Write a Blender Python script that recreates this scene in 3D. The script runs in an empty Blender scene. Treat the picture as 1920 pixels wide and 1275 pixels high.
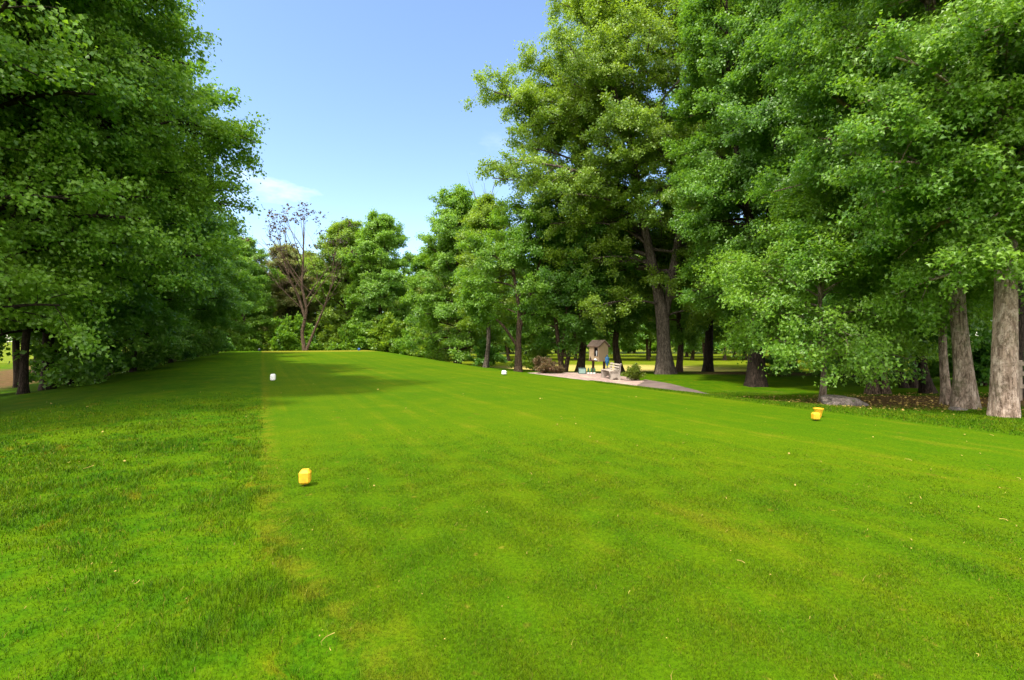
import bpy, bmesh, math
import numpy as np
from mathutils import Vector, Matrix

scene = bpy.context.scene
COL = scene.collection
R = math.radians

# ------------------------------------------------------------------ camera, sky, sun, exposure
cam_d = bpy.data.cameras.new('camera')
cam = bpy.data.objects.new('camera', cam_d); COL.objects.link(cam)
cam.location = (0, 0, 1.5); cam.rotation_euler = (R(90), 0, 0)
cam_d.sensor_width = 36; cam_d.lens = 17.0; cam_d.clip_end = 4000; cam_d.clip_start = 0.05
scene.camera = cam

SUN_EL, SUN_AZ = R(61), (-0.66, -0.75)          # direction towards the sun on the ground plane
sx, sy = SUN_AZ
n_ = math.hypot(sx, sy); sx, sy = sx / n_, sy / n_
sun_dir = Vector((sx * math.cos(SUN_EL), sy * math.cos(SUN_EL), math.sin(SUN_EL)))
sl = bpy.data.lights.new('sun', 'SUN'); sl.energy = 2.9; sl.angle = R(4); sl.color = (1.0, 0.93, 0.80)
so = bpy.data.objects.new('sun', sl); COL.objects.link(so)
so.rotation_euler = sun_dir.to_track_quat('Z', 'Y').to_euler(); so.location = sun_dir * 60

world = bpy.data.worlds.new('World'); scene.world = world; world.use_nodes = True
wt = world.node_tree; wt.nodes.clear()
def wn(t, **k):
    n = wt.nodes.new(t)
    for a, b in k.items(): setattr(n, a, b)
    return n
sky = wn('ShaderNodeTexSky', sky_type='NISHITA', sun_disc=False)
sky.sun_elevation = SUN_EL; sky.sun_rotation = math.atan2(sx, sy)
sky.air_density = 1.0; sky.dust_density = 0.4; sky.ozone_density = 2.2; sky.altitude = 100
bgn = wn('ShaderNodeBackground'); bgn.inputs['Strength'].default_value = 0.15
wo = wn('ShaderNodeOutputWorld')
tc = wn('ShaderNodeTexCoord')
# thin scattered fair-weather clouds
mp = wn('ShaderNodeMapping'); mp.inputs['Scale'].default_value = (1.0, 1.0, 2.6)
mp.inputs['Location'].default_value = (1.07, 0.144, 0.62)
cn = wn('ShaderNodeTexNoise'); cn.inputs['Scale'].default_value = 4.2; cn.inputs['Detail'].default_value = 7; cn.inputs['Roughness'].default_value = .6
cr = wn('ShaderNodeValToRGB'); cr.color_ramp.elements[0].position = .605; cr.color_ramp.elements[1].position = .76
cm = wn('ShaderNodeMixRGB'); cm.inputs[2].default_value = (5.6, 5.7, 6.0, 1)
mul = wn('ShaderNodeMath', operation='MULTIPLY'); mul.inputs[1].default_value = .34
# unseen cloud bank added behind the camera for fill light; the north stays blue
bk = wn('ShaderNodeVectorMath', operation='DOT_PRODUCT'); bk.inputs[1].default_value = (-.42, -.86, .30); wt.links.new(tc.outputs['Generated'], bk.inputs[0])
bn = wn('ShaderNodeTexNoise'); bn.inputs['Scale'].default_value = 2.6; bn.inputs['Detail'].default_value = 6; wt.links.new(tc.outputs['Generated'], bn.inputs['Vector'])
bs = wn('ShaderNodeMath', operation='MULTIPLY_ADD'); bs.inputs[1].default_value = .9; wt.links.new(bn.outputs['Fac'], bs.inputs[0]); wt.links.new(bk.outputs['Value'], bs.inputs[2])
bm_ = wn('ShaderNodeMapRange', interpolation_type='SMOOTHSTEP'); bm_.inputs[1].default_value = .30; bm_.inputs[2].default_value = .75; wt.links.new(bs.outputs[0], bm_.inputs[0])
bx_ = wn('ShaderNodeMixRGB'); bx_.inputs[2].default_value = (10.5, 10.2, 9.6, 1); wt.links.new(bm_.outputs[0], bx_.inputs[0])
wt.links.new(tc.outputs['Generated'], mp.inputs[0]); wt.links.new(mp.outputs[0], cn.inputs['Vector'])
wt.links.new(cn.outputs['Fac'], cr.inputs[0]); sxyz = wn('ShaderNodeSeparateXYZ'); wt.links.new(tc.outputs['Generated'], sxyz.inputs[0])
low = wn('ShaderNodeMapRange'); low.inputs[1].default_value = .42; low.inputs[2].default_value = .30; wt.links.new(sxyz.outputs[2], low.inputs[0])
m2 = wn('ShaderNodeMath', operation='MULTIPLY'); wt.links.new(cr.outputs[0], m2.inputs[0]); wt.links.new(low.outputs[0], m2.inputs[1])
wt.links.new(m2.outputs[0], mul.inputs[0]); wt.links.new(mul.outputs[0], cm.inputs[0])
hs = wn('ShaderNodeHueSaturation'); hs.inputs['Saturation'].default_value = 1.0; hs.inputs['Value'].default_value = .90
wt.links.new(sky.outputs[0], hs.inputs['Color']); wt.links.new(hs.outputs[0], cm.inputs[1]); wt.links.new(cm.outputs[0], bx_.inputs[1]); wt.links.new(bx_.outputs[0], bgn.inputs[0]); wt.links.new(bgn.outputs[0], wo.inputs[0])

vs = scene.view_settings
vs.view_transform = 'Standard'; vs.look = 'None'; vs.gamma = 1; vs.use_curve_mapping = False
vs.exposure = 1.32
cy = scene.cycles
cy.max_bounces = 7; cy.diffuse_bounces = 5; cy.transmission_bounces = 5; cy.glossy_bounces = 2
cy.caustics_reflective = False; cy.caustics_refractive = False
cy.sample_clamp_indirect = 4

# ------------------------------------------------------------------ terrain height
def ss(a, b, x):
    t = np.clip((x - a) / (b - a), 0, 1); return t * t * (3 - 2 * t)
def pt(X, Y): return .888 * X + .46 * Y, -.46 * X + .888 * Y     # across / along the tee
def height(X, Y):
    X = np.asarray(X, float); Y = np.asarray(Y, float)
    p, t = pt(X, Y)
    h = .36 * ss(22, 54, t) * (1 - ss(11, 18, p)) * (1 - .5 * ss(2, 9, -p))
    h = h - .62 * ss(2.5, 11, -p) * ss(-6, 8, t)
    h = h - .55 * ss(10.4, 14.2, p) * ss(1, 14, t)
    h = h - 1.3 * ss(56, 68, t) * (1 - ss(9, 20, p))
    h = h - .75 * ss(28, 46, Y) * ss(12, 22, p)
    h = h + .035 * np.sin(.7 * X + 1.3) * np.sin(.55 * Y + .4) * ss(10.5, 14, np.abs(p - 4) + 4)
    return h
def H(x, y): return float(height(x, y))

# ------------------------------------------------------------------ mesh helpers
def np_mesh(name, verts, tris=None, quads=None, tone=None, smooth=False, mats=None, matidx=None):
    me = bpy.data.meshes.new(name)
    nv = len(verts)
    me.vertices.add(nv); me.vertices.foreach_set('co', np.ascontiguousarray(verts, np.float32).ravel())
    nt = 0 if tris is None else len(tris); nq = 0 if quads is None else len(quads)
    li = []
    if nt: li.append(np.asarray(tris).ravel())
    if nq: li.append(np.asarray(quads).ravel())
    li = np.concatenate(li).astype(np.int32)
    me.loops.add(len(li)); me.loops.foreach_set('vertex_index', li)
    me.polygons.add(nt + nq)
    st = np.concatenate([np.arange(nt) * 3, nt * 3 + np.arange(nq) * 4]).astype(np.int32)
    me.polygons.foreach_set('loop_start', st)
    if smooth: me.polygons.foreach_set('use_smooth', np.ones(nt + nq, bool))
    if tone is not None:
        a = me.attributes.new('tone', 'FLOAT', 'POINT'); a.data.foreach_set('value', np.asarray(tone, np.float32))
    me.update(calc_edges=True)
    return me
def norm(v): return v / np.maximum(np.linalg.norm(v, axis=-1, keepdims=True), 1e-9)

def tag(o, label=None, cat=None, group=None, kind=None):
    if label: o['label'] = label
    if cat: o['category'] = cat
    if group: o['group'] = group
    if kind: o['kind'] = kind
    return o
def link(name, me, mat=None, parent=None, loc=None):
    o = bpy.data.objects.new(name, me); COL.objects.link(o)
    if mat is not None and not me.materials: me.materials.append(mat)
    if parent: o.parent = parent
    if loc is not None: o.location = loc
    return o
def thing(name, label, cat, loc, rz=0, group=None):
    o = bpy.data.objects.new(name, None); COL.objects.link(o); o.empty_display_size = .2
    o.location = loc; o.rotation_euler = (0, 0, rz)
    return tag(o, label, cat, group)
def bm_part(name, bm, mat, parent=None, smooth=False):
    me = bpy.data.meshes.new(name); bm.normal_update(); bm.to_mesh(me); bm.free()
    if smooth:
        for p in me.polygons: p.use_smooth = True
    return link(name, me, mat, parent)
def add_box(bm, c, s, rot=None, bevel=0):
    r = bmesh.ops.create_cube(bm, size=1)
    v = r['verts']
    M = Matrix.Translation(c) @ (rot.to_4x4() if rot else Matrix()) @ Matrix.Diagonal((*s, 1))
    bmesh.ops.transform(bm, matrix=M, verts=v)
    if bevel:
        e = list({e for x in v for e in x.link_edges})
        bmesh.ops.bevel(bm, geom=e, offset=bevel, segments=2, affect='EDGES', profile=.6)
    return v
def add_cyl(bm, c, r1, r2, h, seg=16, rot=None):
    r = bmesh.ops.create_cone(bm, cap_ends=True, segments=seg, radius1=r1, radius2=r2, depth=h)
    bmesh.ops.transform(bm, matrix=Matrix.Translation(c) @ (rot.to_4x4() if rot else Matrix()), verts=r['verts'])
    return r['verts']
def add_lathe(bm, prof, seg=20, c=(0, 0, 0)):
    rings = []
    for r, z in prof:
        rings.append([bm.verts.new((c[0] + r * math.cos(2 * math.pi * k / seg), c[1] + r * math.sin(2 * math.pi * k / seg), c[2] + z)) for k in range(seg)])
    for a, b in zip(rings[:-1], rings[1:]):
        for k in range(seg): bm.faces.new((a[k], a[(k + 1) % seg], b[(k + 1) % seg], b[k]))
    bm.faces.new(rings[0][::-1]); bm.faces.new(rings[-1])
def add_prism(bm, prof, x0, x1):              # profile in (y,z), extruded along x
    a = [bm.verts.new((x0, y, z)) for y, z in prof]; b = [bm.verts.new((x1, y, z)) for y, z in prof]
    n = len(prof)
    f1 = bm.faces.new(a); f2 = bm.faces.new(b[::-1])
    for k in range(n): bm.faces.new((a[k], b[k], b[(k + 1) % n], a[(k + 1) % n]))
    bmesh.ops.triangulate(bm, faces=[f1, f2])
    bmesh.ops.recalc_face_normals(bm, faces=bm.faces[:])

# ------------------------------------------------------------------ materials
class NT:
    def __init__(s, name):
        s.m = bpy.data.materials.new(name); s.m.use_nodes = True; s.t = s.m.node_tree; s.t.nodes.clear()
        s.out = s.n('ShaderNodeOutputMaterial')
    def n(s, t, ins=None, **k):
        n = s.t.nodes.new(t)
        for a, b in k.items(): setattr(n, a, b)
        for a, b in (ins or {}).items(): s.set(n.inputs[a], b)
        return n
    def set(s, sock, v):
        if isinstance(v, bpy.types.NodeSocket): s.t.links.new(v, sock)
        else:
            if isinstance(v, tuple) and len(v) == 3 and sock.type == 'RGBA': v = (*v, 1)
            sock.default_value = v
    def math(s, op, a, b=0.0, c=0.0, clamp=False):
        n = s.n('ShaderNodeMath', operation=op, use_clamp=clamp); s.set(n.inputs[0], a); s.set(n.inputs[1], b); s.set(n.inputs[2], c); return n.outputs[0]
    def mix(s, f, a, b, blend='MIX'):
        n = s.n('ShaderNodeMixRGB', blend_type=blend); s.set(n.inputs[0], f); s.set(n.inputs[1], a); s.set(n.inputs[2], b); return n.outputs[0]
    def noise(s, vec, scale, detail=3, rough=.55, dist=0.0):
        n = s.n('ShaderNodeTexNoise'); s.set(n.inputs['Vector'], vec); n.inputs['Scale'].default_value = scale
        n.inputs['Detail'].default_value = detail; n.inputs['Roughness'].default_value = rough; n.inputs['Distortion'].default_value = dist
        return n.outputs['Fac']
    def step(s, v, a, b):
        n = s.n('ShaderNodeMapRange', interpolation_type='SMOOTHSTEP'); s.set(n.inputs[0], v)
        s.set(n.inputs[1], a); s.set(n.inputs[2], b); return n.outputs[0]
    def mapping(s, vec, sc=(1, 1, 1), rot=(0, 0, 0)):
        n = s.n('ShaderNodeMapping'); s.set(n.inputs[0], vec); n.inputs['Scale'].default_value = sc; n.inputs['Rotation'].default_value = rot; return n.outputs[0]
    def attr(s, name): return s.n('ShaderNodeAttribute', attribute_name=name).outputs['Fac']
    def finish(s, surf): s.t.links.new(surf, s.out.inputs['Surface']); return s.m

def simple(name, col, rough=.6, var=.18, scale=9.0, bump=.15, col2=None, spec=.4, metal=0):
    k = NT(name); co = k.n('ShaderNodeTexCoord').outputs['Object']
    f = k.noise(co, scale, 5, .6)
    c2 = col2 or tuple(c * (1 - var * 2) for c in col)
    c = k.mix(k.step(f, .35, .7), col, c2)
    fine = k.noise(co, scale * 9, 3)
    b = k.n('ShaderNodeBump', {'Height': fine, 'Strength': bump, 'Distance': .01})
    p = k.n('ShaderNodeBsdfPrincipled', {'Base Color': c, 'Roughness': rough, 'Normal': b.outputs[0], 'Specular IOR Level': spec, 'Metallic': metal})
    return k.finish(p.outputs[0])

def leaf_mat(name, dark, light, trans, tw=.46, rough=.42, spec=.5):
    k = NT(name)
    tone = k.attr('tone')
    oi = k.n('ShaderNodeObjectInfo').outputs['Random']
    tone = k.math('ADD', tone, k.math('MULTIPLY', k.math('SUBTRACT', oi, .5), .25))
    c = k.mix(k.step(tone, 0.0, 1.0), dark, light)
    p = k.n('ShaderNodeBsdfPrincipled', {'Base Color': c, 'Roughness': rough, 'Specular IOR Level': spec})
    tr = k.n('ShaderNodeBsdfTranslucent', {'Color': k.mix(.75, c, trans)})
    mx = k.n('ShaderNodeMixShader', {0: tw}); k.t.links.new(p.outputs[0], mx.inputs[1]); k.t.links.new(tr.outputs[0], mx.inputs[2])
    return k.finish(mx.outputs[0])

def bark_mat(name, dark, light, patch=None, patch_amt=.5, scale=1.0, moss=0.0, crk=.55):
    k = NT(name); co = k.n('ShaderNodeTexCoord').outputs['Object']
    st = k.mapping(co, (7 * scale, 7 * scale, 1.3 * scale))
    f = k.noise(st, 2.2, 6, .65, .6)
    fine = k.noise(k.mapping(co, (30 * scale, 30 * scale, 11 * scale)), 1.6, 5, .7)
    c = k.mix(k.step(f, .36, .66), dark, light)
    c = k.mix(k.math('MULTIPLY', k.step(fine, .45, .7), .5), c, tuple(min(1, x * 1.25) for x in light))
    if patch:
        pn = k.noise(k.mapping(co, (5, 5, 2.5)), 1.4, 6, .7)
        pn2 = k.noise(co, 26, 4, .7)
        c = k.mix(k.math('MULTIPLY', k.step(k.math('ADD', pn, k.math('MULTIPLY', pn2, .35)), .62, .82), patch_amt), c, patch)
    if moss:
        mn = k.noise(co, 3.0, 5, .65)
        c = k.mix(k.math('MULTIPLY', k.step(mn, .5, .7), moss), c, (.05, .075, .015))
    vn = k.n('ShaderNodeTexVoronoi', {'Vector': k.mapping(co, (15 * scale, 15 * scale, 4.5 * scale)), 'Scale': 1.0}, feature='DISTANCE_TO_EDGE')
    crack = k.step(k.math('ADD', vn.outputs['Distance'], k.math('MULTIPLY', fine, .16)), .20, .08)
    c = k.mix(k.math('MULTIPLY', crack, crk), c, tuple(x * .6 for x in dark))
    h = k.math('SUBTRACT', k.math('ADD', f, k.math('MULTIPLY', fine, .6)), k.math('MULTIPLY', crack, crk * 1.2))
    b = k.n('ShaderNodeBump', {'Height': h, 'Strength': 1.0, 'Distance': .05})
    p = k.n('ShaderNodeBsdfPrincipled', {'Base Color': c, 'Roughness': .9, 'Normal': b.outputs[0], 'Specular IOR Level': .15})
    return k.finish(p.outputs[0])

def turf_colour(k):
    """Colour of the lawn at a point of the ground (tee, rough, fairway and worn soil)."""
    pos = k.n('ShaderNodeNewGeometry').outputs['Position']
    xy = k.n('ShaderNodeSeparateXYZ'); k.t.links.new(pos, xy.inputs[0]); X, Y = xy.outputs[0], xy.outputs[1]
    fl = k.n('ShaderNodeCombineXYZ', {0: X, 1: Y}).outputs[0]
    p = k.math('ADD', k.math('MULTIPLY', X, .888), k.math('MULTIPLY', Y, .46))
    t = k.math('ADD', k.math('MULTIPLY', X, -.46), k.math('MULTIPLY', Y, .888))
    big = k.noise(fl, .17, 4, .55); mid = k.noise(fl, .8, 5, .6, .4); sml = k.noise(fl, 4.5, 5, .65); fin = k.math('ADD', k.math('MULTIPLY', k.noise(fl, 34, 3, .7), .6), k.math('MULTIPLY', k.noise(fl, 120, 2, .7), .4))
    lines = k.noise(k.n('ShaderNodeCombineXYZ', {0: k.math('MULTIPLY', p, 2.6), 1: k.math('MULTIPLY', t, .06)}).outputs[0], 1.0, 3, .6)
    m2 = k.noise(fl, 2.1, 5, .62, .5)
    v = k.math('ADD', k.math('MULTIPLY', big, .38), k.math('ADD', k.math('MULTIPLY', mid, .16), k.math('ADD', k.math('MULTIPLY', lines, .30), k.math('MULTIPLY', m2, .16))))
    tee = k.mix(k.step(v, .40, .61), TEE_A, TEE_B)
    tee = k.mix(k.math('MULTIPLY', k.step(sml, .5, .72), .35), tee, TEE_Y)
    bare = k.math('MULTIPLY', k.step(k.math('ADD', k.math('MULTIPLY', lines, .5), k.math('MULTIPLY', mid, .5)), .54, .66), .28)
    tee = k.mix(bare, tee, (.17, .155, .01))
    v2 = k.math('ADD', k.math('MULTIPLY', mid, .5), k.math('MULTIPLY', sml, .5))
    rgh = k.mix(k.step(v2, .38, .62), RGH_A, RGH_B)
    rgh = k.mix(k.math('MULTIPLY', k.step(k.noise(fl, 1.7, 6, .7, .8), .56, .70), .55), rgh, RGH_Y)
    tee = k.mix(k.math('MULTIPLY', k.step(k.noise(fl, 3.1, 3, .55, .3), .67, .73), .45), tee, (.12, .095, .012))
    tee = k.mix(k.math('MULTIPLY', k.step(k.noise(fl, 9.0, 2, .5), .69, .74), .5), tee, (.19, .17, .02))
    # edge of the mown tee: left rough, right shoulder
    wob = k.math('MULTIPLY', k.math('SUBTRACT', k.noise(fl, 2.2, 4, .6), .5), .20)
    p0 = k.math('MULTIPLY', k.step(t, 4.4, 1.9), .42)
    pl = k.math('SUBTRACT', k.math('ADD', p, wob), p0)
    mask = k.math('MULTIPLY', k.step(pl, -.06, .12), k.step(k.math('ADD', p, k.math('MULTIPLY', wob, 2.0)), 10.9, 10.3))
    c = k.mix(mask, rgh, tee)
    edge = k.math('MULTIPLY', k.math('MULTIPLY', k.step(pl, -.10, .05), k.step(pl, .28, .08)), k.math('MULTIPLY', k.step(sml, .4, .6), .4))
    c = k.mix(edge, c, (.16, .15, .008))
    c = k.mix(k.math('MULTIPLY', k.step(t, 48.5, 51.5), k.math('MULTIPLY', mask, .75)), c, (.22, .20, .02))
    far = k.attr('far_lawn'); grn = k.attr('pale_green'); soil = k.attr('soil')
    c = k.mix(far, c, k.mix(k.step(mid, .35, .65), (.10, .145, .005), (.16, .185, .010)))
    c = k.mix(grn, c, k.mix(k.step(mid, .35, .65), (.50, .39, .13), (.43, .36, .10)))
    sm = k.step(k.math('ADD', soil, k.math('MULTIPLY', k.math('SUBTRACT', k.math('ADD', k.math('MULTIPLY', mid, .6), k.math('MULTIPLY', sml, .4)), .5), 1.5)), .35, .75)
    c = k.mix(sm, c, k.mix(k.step(sml, .35, .65), (.10, .058, .026), (.17, .105, .05)))
    return c, fin, sml, mask, sm

TEE_A, TEE_B, TEE_Y = (.050, .116, .0012), (.084, .136, .0012), (.104, .145, .0014)
RGH_A, RGH_B, RGH_Y = (.036, .105, .0010), (.078, .140, .0011), (.19, .145, .006)

def ground_mat():
    k = NT('lawn_ground')
    c, fin, sml, mask, sm = turf_colour(k)
    c = k.mix(k.math('MULTIPLY', k.step(fin, .60, .40), .7), c, k.mix(1.0, c, (.40, .45, .4), 'MULTIPLY'))
    h = k.math('ADD', k.math('MULTIPLY', fin, .6), k.math('MULTIPLY', sml, .9))
    b = k.n('ShaderNodeBump', {'Height': fin, 'Strength': .5, 'Distance': .012})
    p = k.n('ShaderNodeBsdfPrincipled', {'Base Color': c, 'Roughness': .95, 'Specular IOR Level': .03, 'Normal': b.outputs[0]})
    return k.finish(p.outputs[0])
def blade_mat():
    k = NT('grass_blades')
    c, fin, sml, mask, sm = turf_colour(k)
    tone = k.attr('tone')
    c = k.mix(1.0, c, k.mix(tone, (.42, .52, .45), (1.9, 1.65, 1.4)), 'MULTIPLY')
    c = k.mix(k.math('MULTIPLY', k.step(tone, .95, .98), .8), c, (.20, .155, .025))
    p = k.n('ShaderNodeBsdfPrincipled', {'Base Color': c, 'Roughness': .6, 'Specular IOR Level': .12})
    tr = k.n('ShaderNodeBsdfTranslucent', {'Color': c})
    mx = k.n('ShaderNodeMixShader', {0: .35}); k.t.links.new(p.outputs[0], mx.inputs[1]); k.t.links.new(tr.outputs[0], mx.inputs[2])
    return k.finish(mx.outputs[0])

M_ground = ground_mat(); M_blade = blade_mat()
L_mid = leaf_mat('leaf_mid_green', (.062, .170, .016), (.145, .290, .030), (.22, .42, .018))
L_bright = leaf_mat('leaf_bright_green', (.085, .210, .016), (.185, .330, .030), (.27, .47, .018))
L_yellow = leaf_mat('leaf_yellow_green', (.108, .215, .015), (.215, .325, .028), (.31, .45, .018))
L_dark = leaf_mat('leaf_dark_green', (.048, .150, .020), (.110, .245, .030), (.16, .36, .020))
L_olive = leaf_mat('leaf_olive_green', (.095, .160, .015), (.185, .245, .028), (.28, .34, .02))
L_rust = leaf_mat('leaf_pinkish_brown', (.10, .185, .025), (.28, .25, .10), (.34, .34, .06))
L_dead = leaf_mat('leaf_withered', (.035, .028, .02), (.075, .055, .035), (.09, .06, .03))
L_plum = leaf_mat('leaf_dull_red', (.085, .11, .025), (.26, .15, .10), (.28, .17, .07))
B_brown = bark_mat('bark_brown', (.045, .030, .020), (.17, .115, .08))
B_grey = bark_mat('bark_grey', (.05, .04, .032), (.22, .175, .145))
B_pale = bark_mat('bark_pale_lichen', (.12, .08, .058), (.38, .275, .22), (.60, .47, .40), .8, 1.0, .35, .16)
B_mossy = bark_mat('bark_mossy', (.09, .064, .044), (.30, .225, .175), (.48, .40, .33), .45, 1.0, .6, .28)
B_red = bark_mat('bark_reddish_brown', (.045, .024, .018), (.135, .078, .058))
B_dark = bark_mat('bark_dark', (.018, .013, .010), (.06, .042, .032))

# ------------------------------------------------------------------ tree builder
def bez(A, B, C, u):
    u = u[:, None]; return (1 - u) ** 2 * A + 2 * u * (1 - u) * B + u * u * C
def bez_t(A, B, C, u):
    u = u[:, None]; return norm(2 * (1 - u) * (B - A) + 2 * u * (C - B))
UP = np.array([0, 0, 1.0])

def tubes(A, B, C, r0, r1, S, K):
    n = len(A)
    if n == 0: return np.zeros((0, 3)), np.zeros((0, 4), int)
    us = np.linspace(0, 1, S)
    P = np.stack([bez(A, B, C, np.full(n, u)) for u in us], 1)
    T = np.stack([bez_t(A, B, C, np.full(n, u)) for u in us], 1)
    ref = np.where(np.abs(T[:, :1, 2:3]) > .9, np.array([1.0, 0, 0]), UP)
    S1 = norm(np.cross(T, ref)); S2 = np.cross(T, S1)
    ang = np.linspace(0, 2 * np.pi, K, endpoint=False)
    rr = (r0[:, None] * (1 - us) + r1[:, None] * us)[:, :, None, None]
    V = P[:, :, None] + rr * (np.cos(ang)[None, None, :, None] * S1[:, :, None] + np.sin(ang)[None, None, :, None] * S2[:, :, None])
    base = (np.arange(n) * S * K)[:, None, None]; s = np.arange(S - 1)[None, :, None] * K; kk = np.arange(K)[None, None]
    k2 = (kk + 1) % K
    Q = np.stack([base + s + kk, base + s + k2, base + s + K + k2, base + s + K + kk], -1).reshape(-1, 4)
    return V.reshape(-1, 3), Q

def trunk_mesh(rng, paths, flare=.5, rough=.05, K=18):
    Vs, Qs, off = [], [], 0
    for pi, path in enumerate(paths):
        p = np.array(path, float); n = len(p)
        seg = np.linalg.norm(np.diff(p[:, :3], axis=0), axis=1); s = np.concatenate([[0], np.cumsum(seg)])
        m = max(12, int(s[-1] * 3.2)); q = np.linspace(0, 1, m) ** 1.25 * s[-1]
        # smooth (Catmull-like) interpolation by averaging
        pts = np.stack([np.interp(q, s, p[:, i]) for i in range(4)], 1)
        for _ in range(2): pts[1:-1] = .25 * pts[:-2] + .5 * pts[1:-1] + .25 * pts[2:]
        P, r = pts[:, :3], pts[:, 3]
        T = norm(np.gradient(P, axis=0)); S1 = norm(np.cross(T, np.array([0, 1.0, .01]))); S2 = np.cross(T, S1)
        ang = np.linspace(0, 2 * np.pi, K, endpoint=False)
        ph = rng.uniform(0, 6.28, 6)
        z = q[:, None]
        lob = 1 + rough * np.sin(3 * ang + ph[0] + z * .5) + rough * .7 * np.sin(5 * ang + ph[1] - z * .8) + rough * .5 * np.sin(2 * ang + z * 2.1 + ph[2])
        if pi == 0 or p[0, 2] < .1:
            lob = lob * (1 + flare * np.exp(-z / (1.6 * p[0, 3] + .12)) * (1 + .35 * np.sin(5 * ang + ph[3]) + .2 * np.sin(3 * ang + ph[4])))
        rr = (r[:, None] * lob)[:, :, None]
        V = P[:, None] + rr * (np.cos(ang)[None, :, None] * S1[:, None] + np.sin(ang)[None, :, None] * S2[:, None])
        i = np.arange(m - 1)[:, None] * K; kk = np.arange(K)[None]; k2 = (kk + 1) % K
        Q = np.stack([i + kk, i + k2, i + K + k2, i + K + kk], -1).reshape(-1, 4) + off
        Vs.append(V.reshape(-1, 3)); Qs.append(Q); off += m * K
    return np.concatenate(Vs), np.concatenate(Qs)

def path_at(path, z):
    p = np.array(path, float)
    return np.array([np.interp(z, p[:, 2], p[:, i]) for i in range(4)])

def sprout(rng, par, per_m, u0, u1, lfun, a0, a1, flat, lift, droop, rfac, nmin=1):
    L = par['L']
    cnt = np.maximum(nmin, (per_m * L * (u1 - u0) * rng.uniform(.7, 1.3, len(L))).astype(int))
    idx = np.repeat(np.arange(len(L)), cnt)
    n = len(idx)
    k = np.arange(n) - np.repeat(np.cumsum(cnt) - cnt, cnt)
    u = u0 + (u1 - u0) * (k + rng.uniform(.1, .9, n)) / cnt[idx]
    A, B, C = par['A'][idx], par['B'][idx], par['C'][idx]
    P = bez(A, B, C, u); T = bez_t(A, B, C, u)
    Uv = norm(UP + rng.normal(0, flat, (n, 3)))
    side = norm(np.cross(T, Uv)); sg = np.where(k % 2 == 0, 1, -1)[:, None]
    an = rng.uniform(a0, a1, n)[:, None]
    D = np.cos(an) * T + np.sin(an) * side * sg + rng.normal(0, .12, (n, 3)); D[:, 2] += lift
    D = norm(D)
    ln = lfun(L[idx], u, rng, n)
    Ce = P + D * ln[:, None]; Ce[:, 2] -= droop * ln
    Bm = P + D * (ln * .5)[:, None]; Bm[:, 2] += .06 * ln
    rp = par['r0'][idx] * (1 - u) + par['r1'][idx] * u
    r0 = np.maximum(rp * rfac, .003)
    return dict(A=P, B=Bm, C=Ce, L=ln, r0=r0, r1=np.maximum(r0 * .3, .0025), par=idx, tone=par['tone'][idx] + rng.normal(0, .09, n))

LEAF_K = (np.array([[0, 0, 0], [.45, .40, .10], [1, 0, -.10], [.45, -.40, .10]]), np.array([[0, 1, 2], [0, 2, 3]]))
LEAF_M = (np.array([[0, 0, 0], [.22, .52, .10], [.48, .20, .05], [1, 0, -.14], [.48, -.20, .05], [.22, -.52, .10]]), np.array([[0, 1, 2], [0, 2, 3], [0, 3, 4], [0, 4, 5]]))

def leaves_on(rng, tw, total, size, shape, u0=.15, spread=.07, sizevar=.42, hang=.25, ctr=None):
    n = len(tw['A'])
    wgt = tw['L'] / tw['L'].sum()
    cnt = rng.poisson(wgt * total)
    idx = np.repeat(np.arange(n), cnt); m = len(idx)
    u = u0 + (1.05 - u0) * rng.uniform(0, 1, m)
    A, B, C = tw['A'][idx], tw['B'][idx], tw['C'][idx]
    P = bez(A, B, C, u); T = bez_t(A, B, C, np.clip(u, 0, 1))
    P = P + rng.normal(0, spread, (m, 3)) * np.array([1, 1, .7])
    D = norm(T * .6 + rng.normal(0, .55, (m, 3)) - UP * hang)
    out = 0 if ctr is None else norm((P - ctr[0]) / ctr[1] ** 2) * .75
    Nn = norm(UP * .75 + out + rng.normal(0, .50, (m, 3)))
    Sd = norm(np.cross(Nn, D)); Nn = np.cross(D, Sd)
    sz = size * rng.uniform(1 - sizevar, 1 + sizevar, m)
    lv, lt = shape
    V = P[:, None] + sz[:, None, None] * (lv[None, :, 0:1] * D[:, None] + lv[None, :, 1:2] * Sd[:, None] + lv[None, :, 2:3] * Nn[:, None])
    F = (np.arange(m) * len(lv))[:, None, None] + lt[None]
    tone = np.clip(tw['tone'][idx] + rng.normal(0, .22, m), 0, 1)
    return V.reshape(-1, 3), F.reshape(-1, 3), np.repeat(tone, len(lv))

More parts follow.
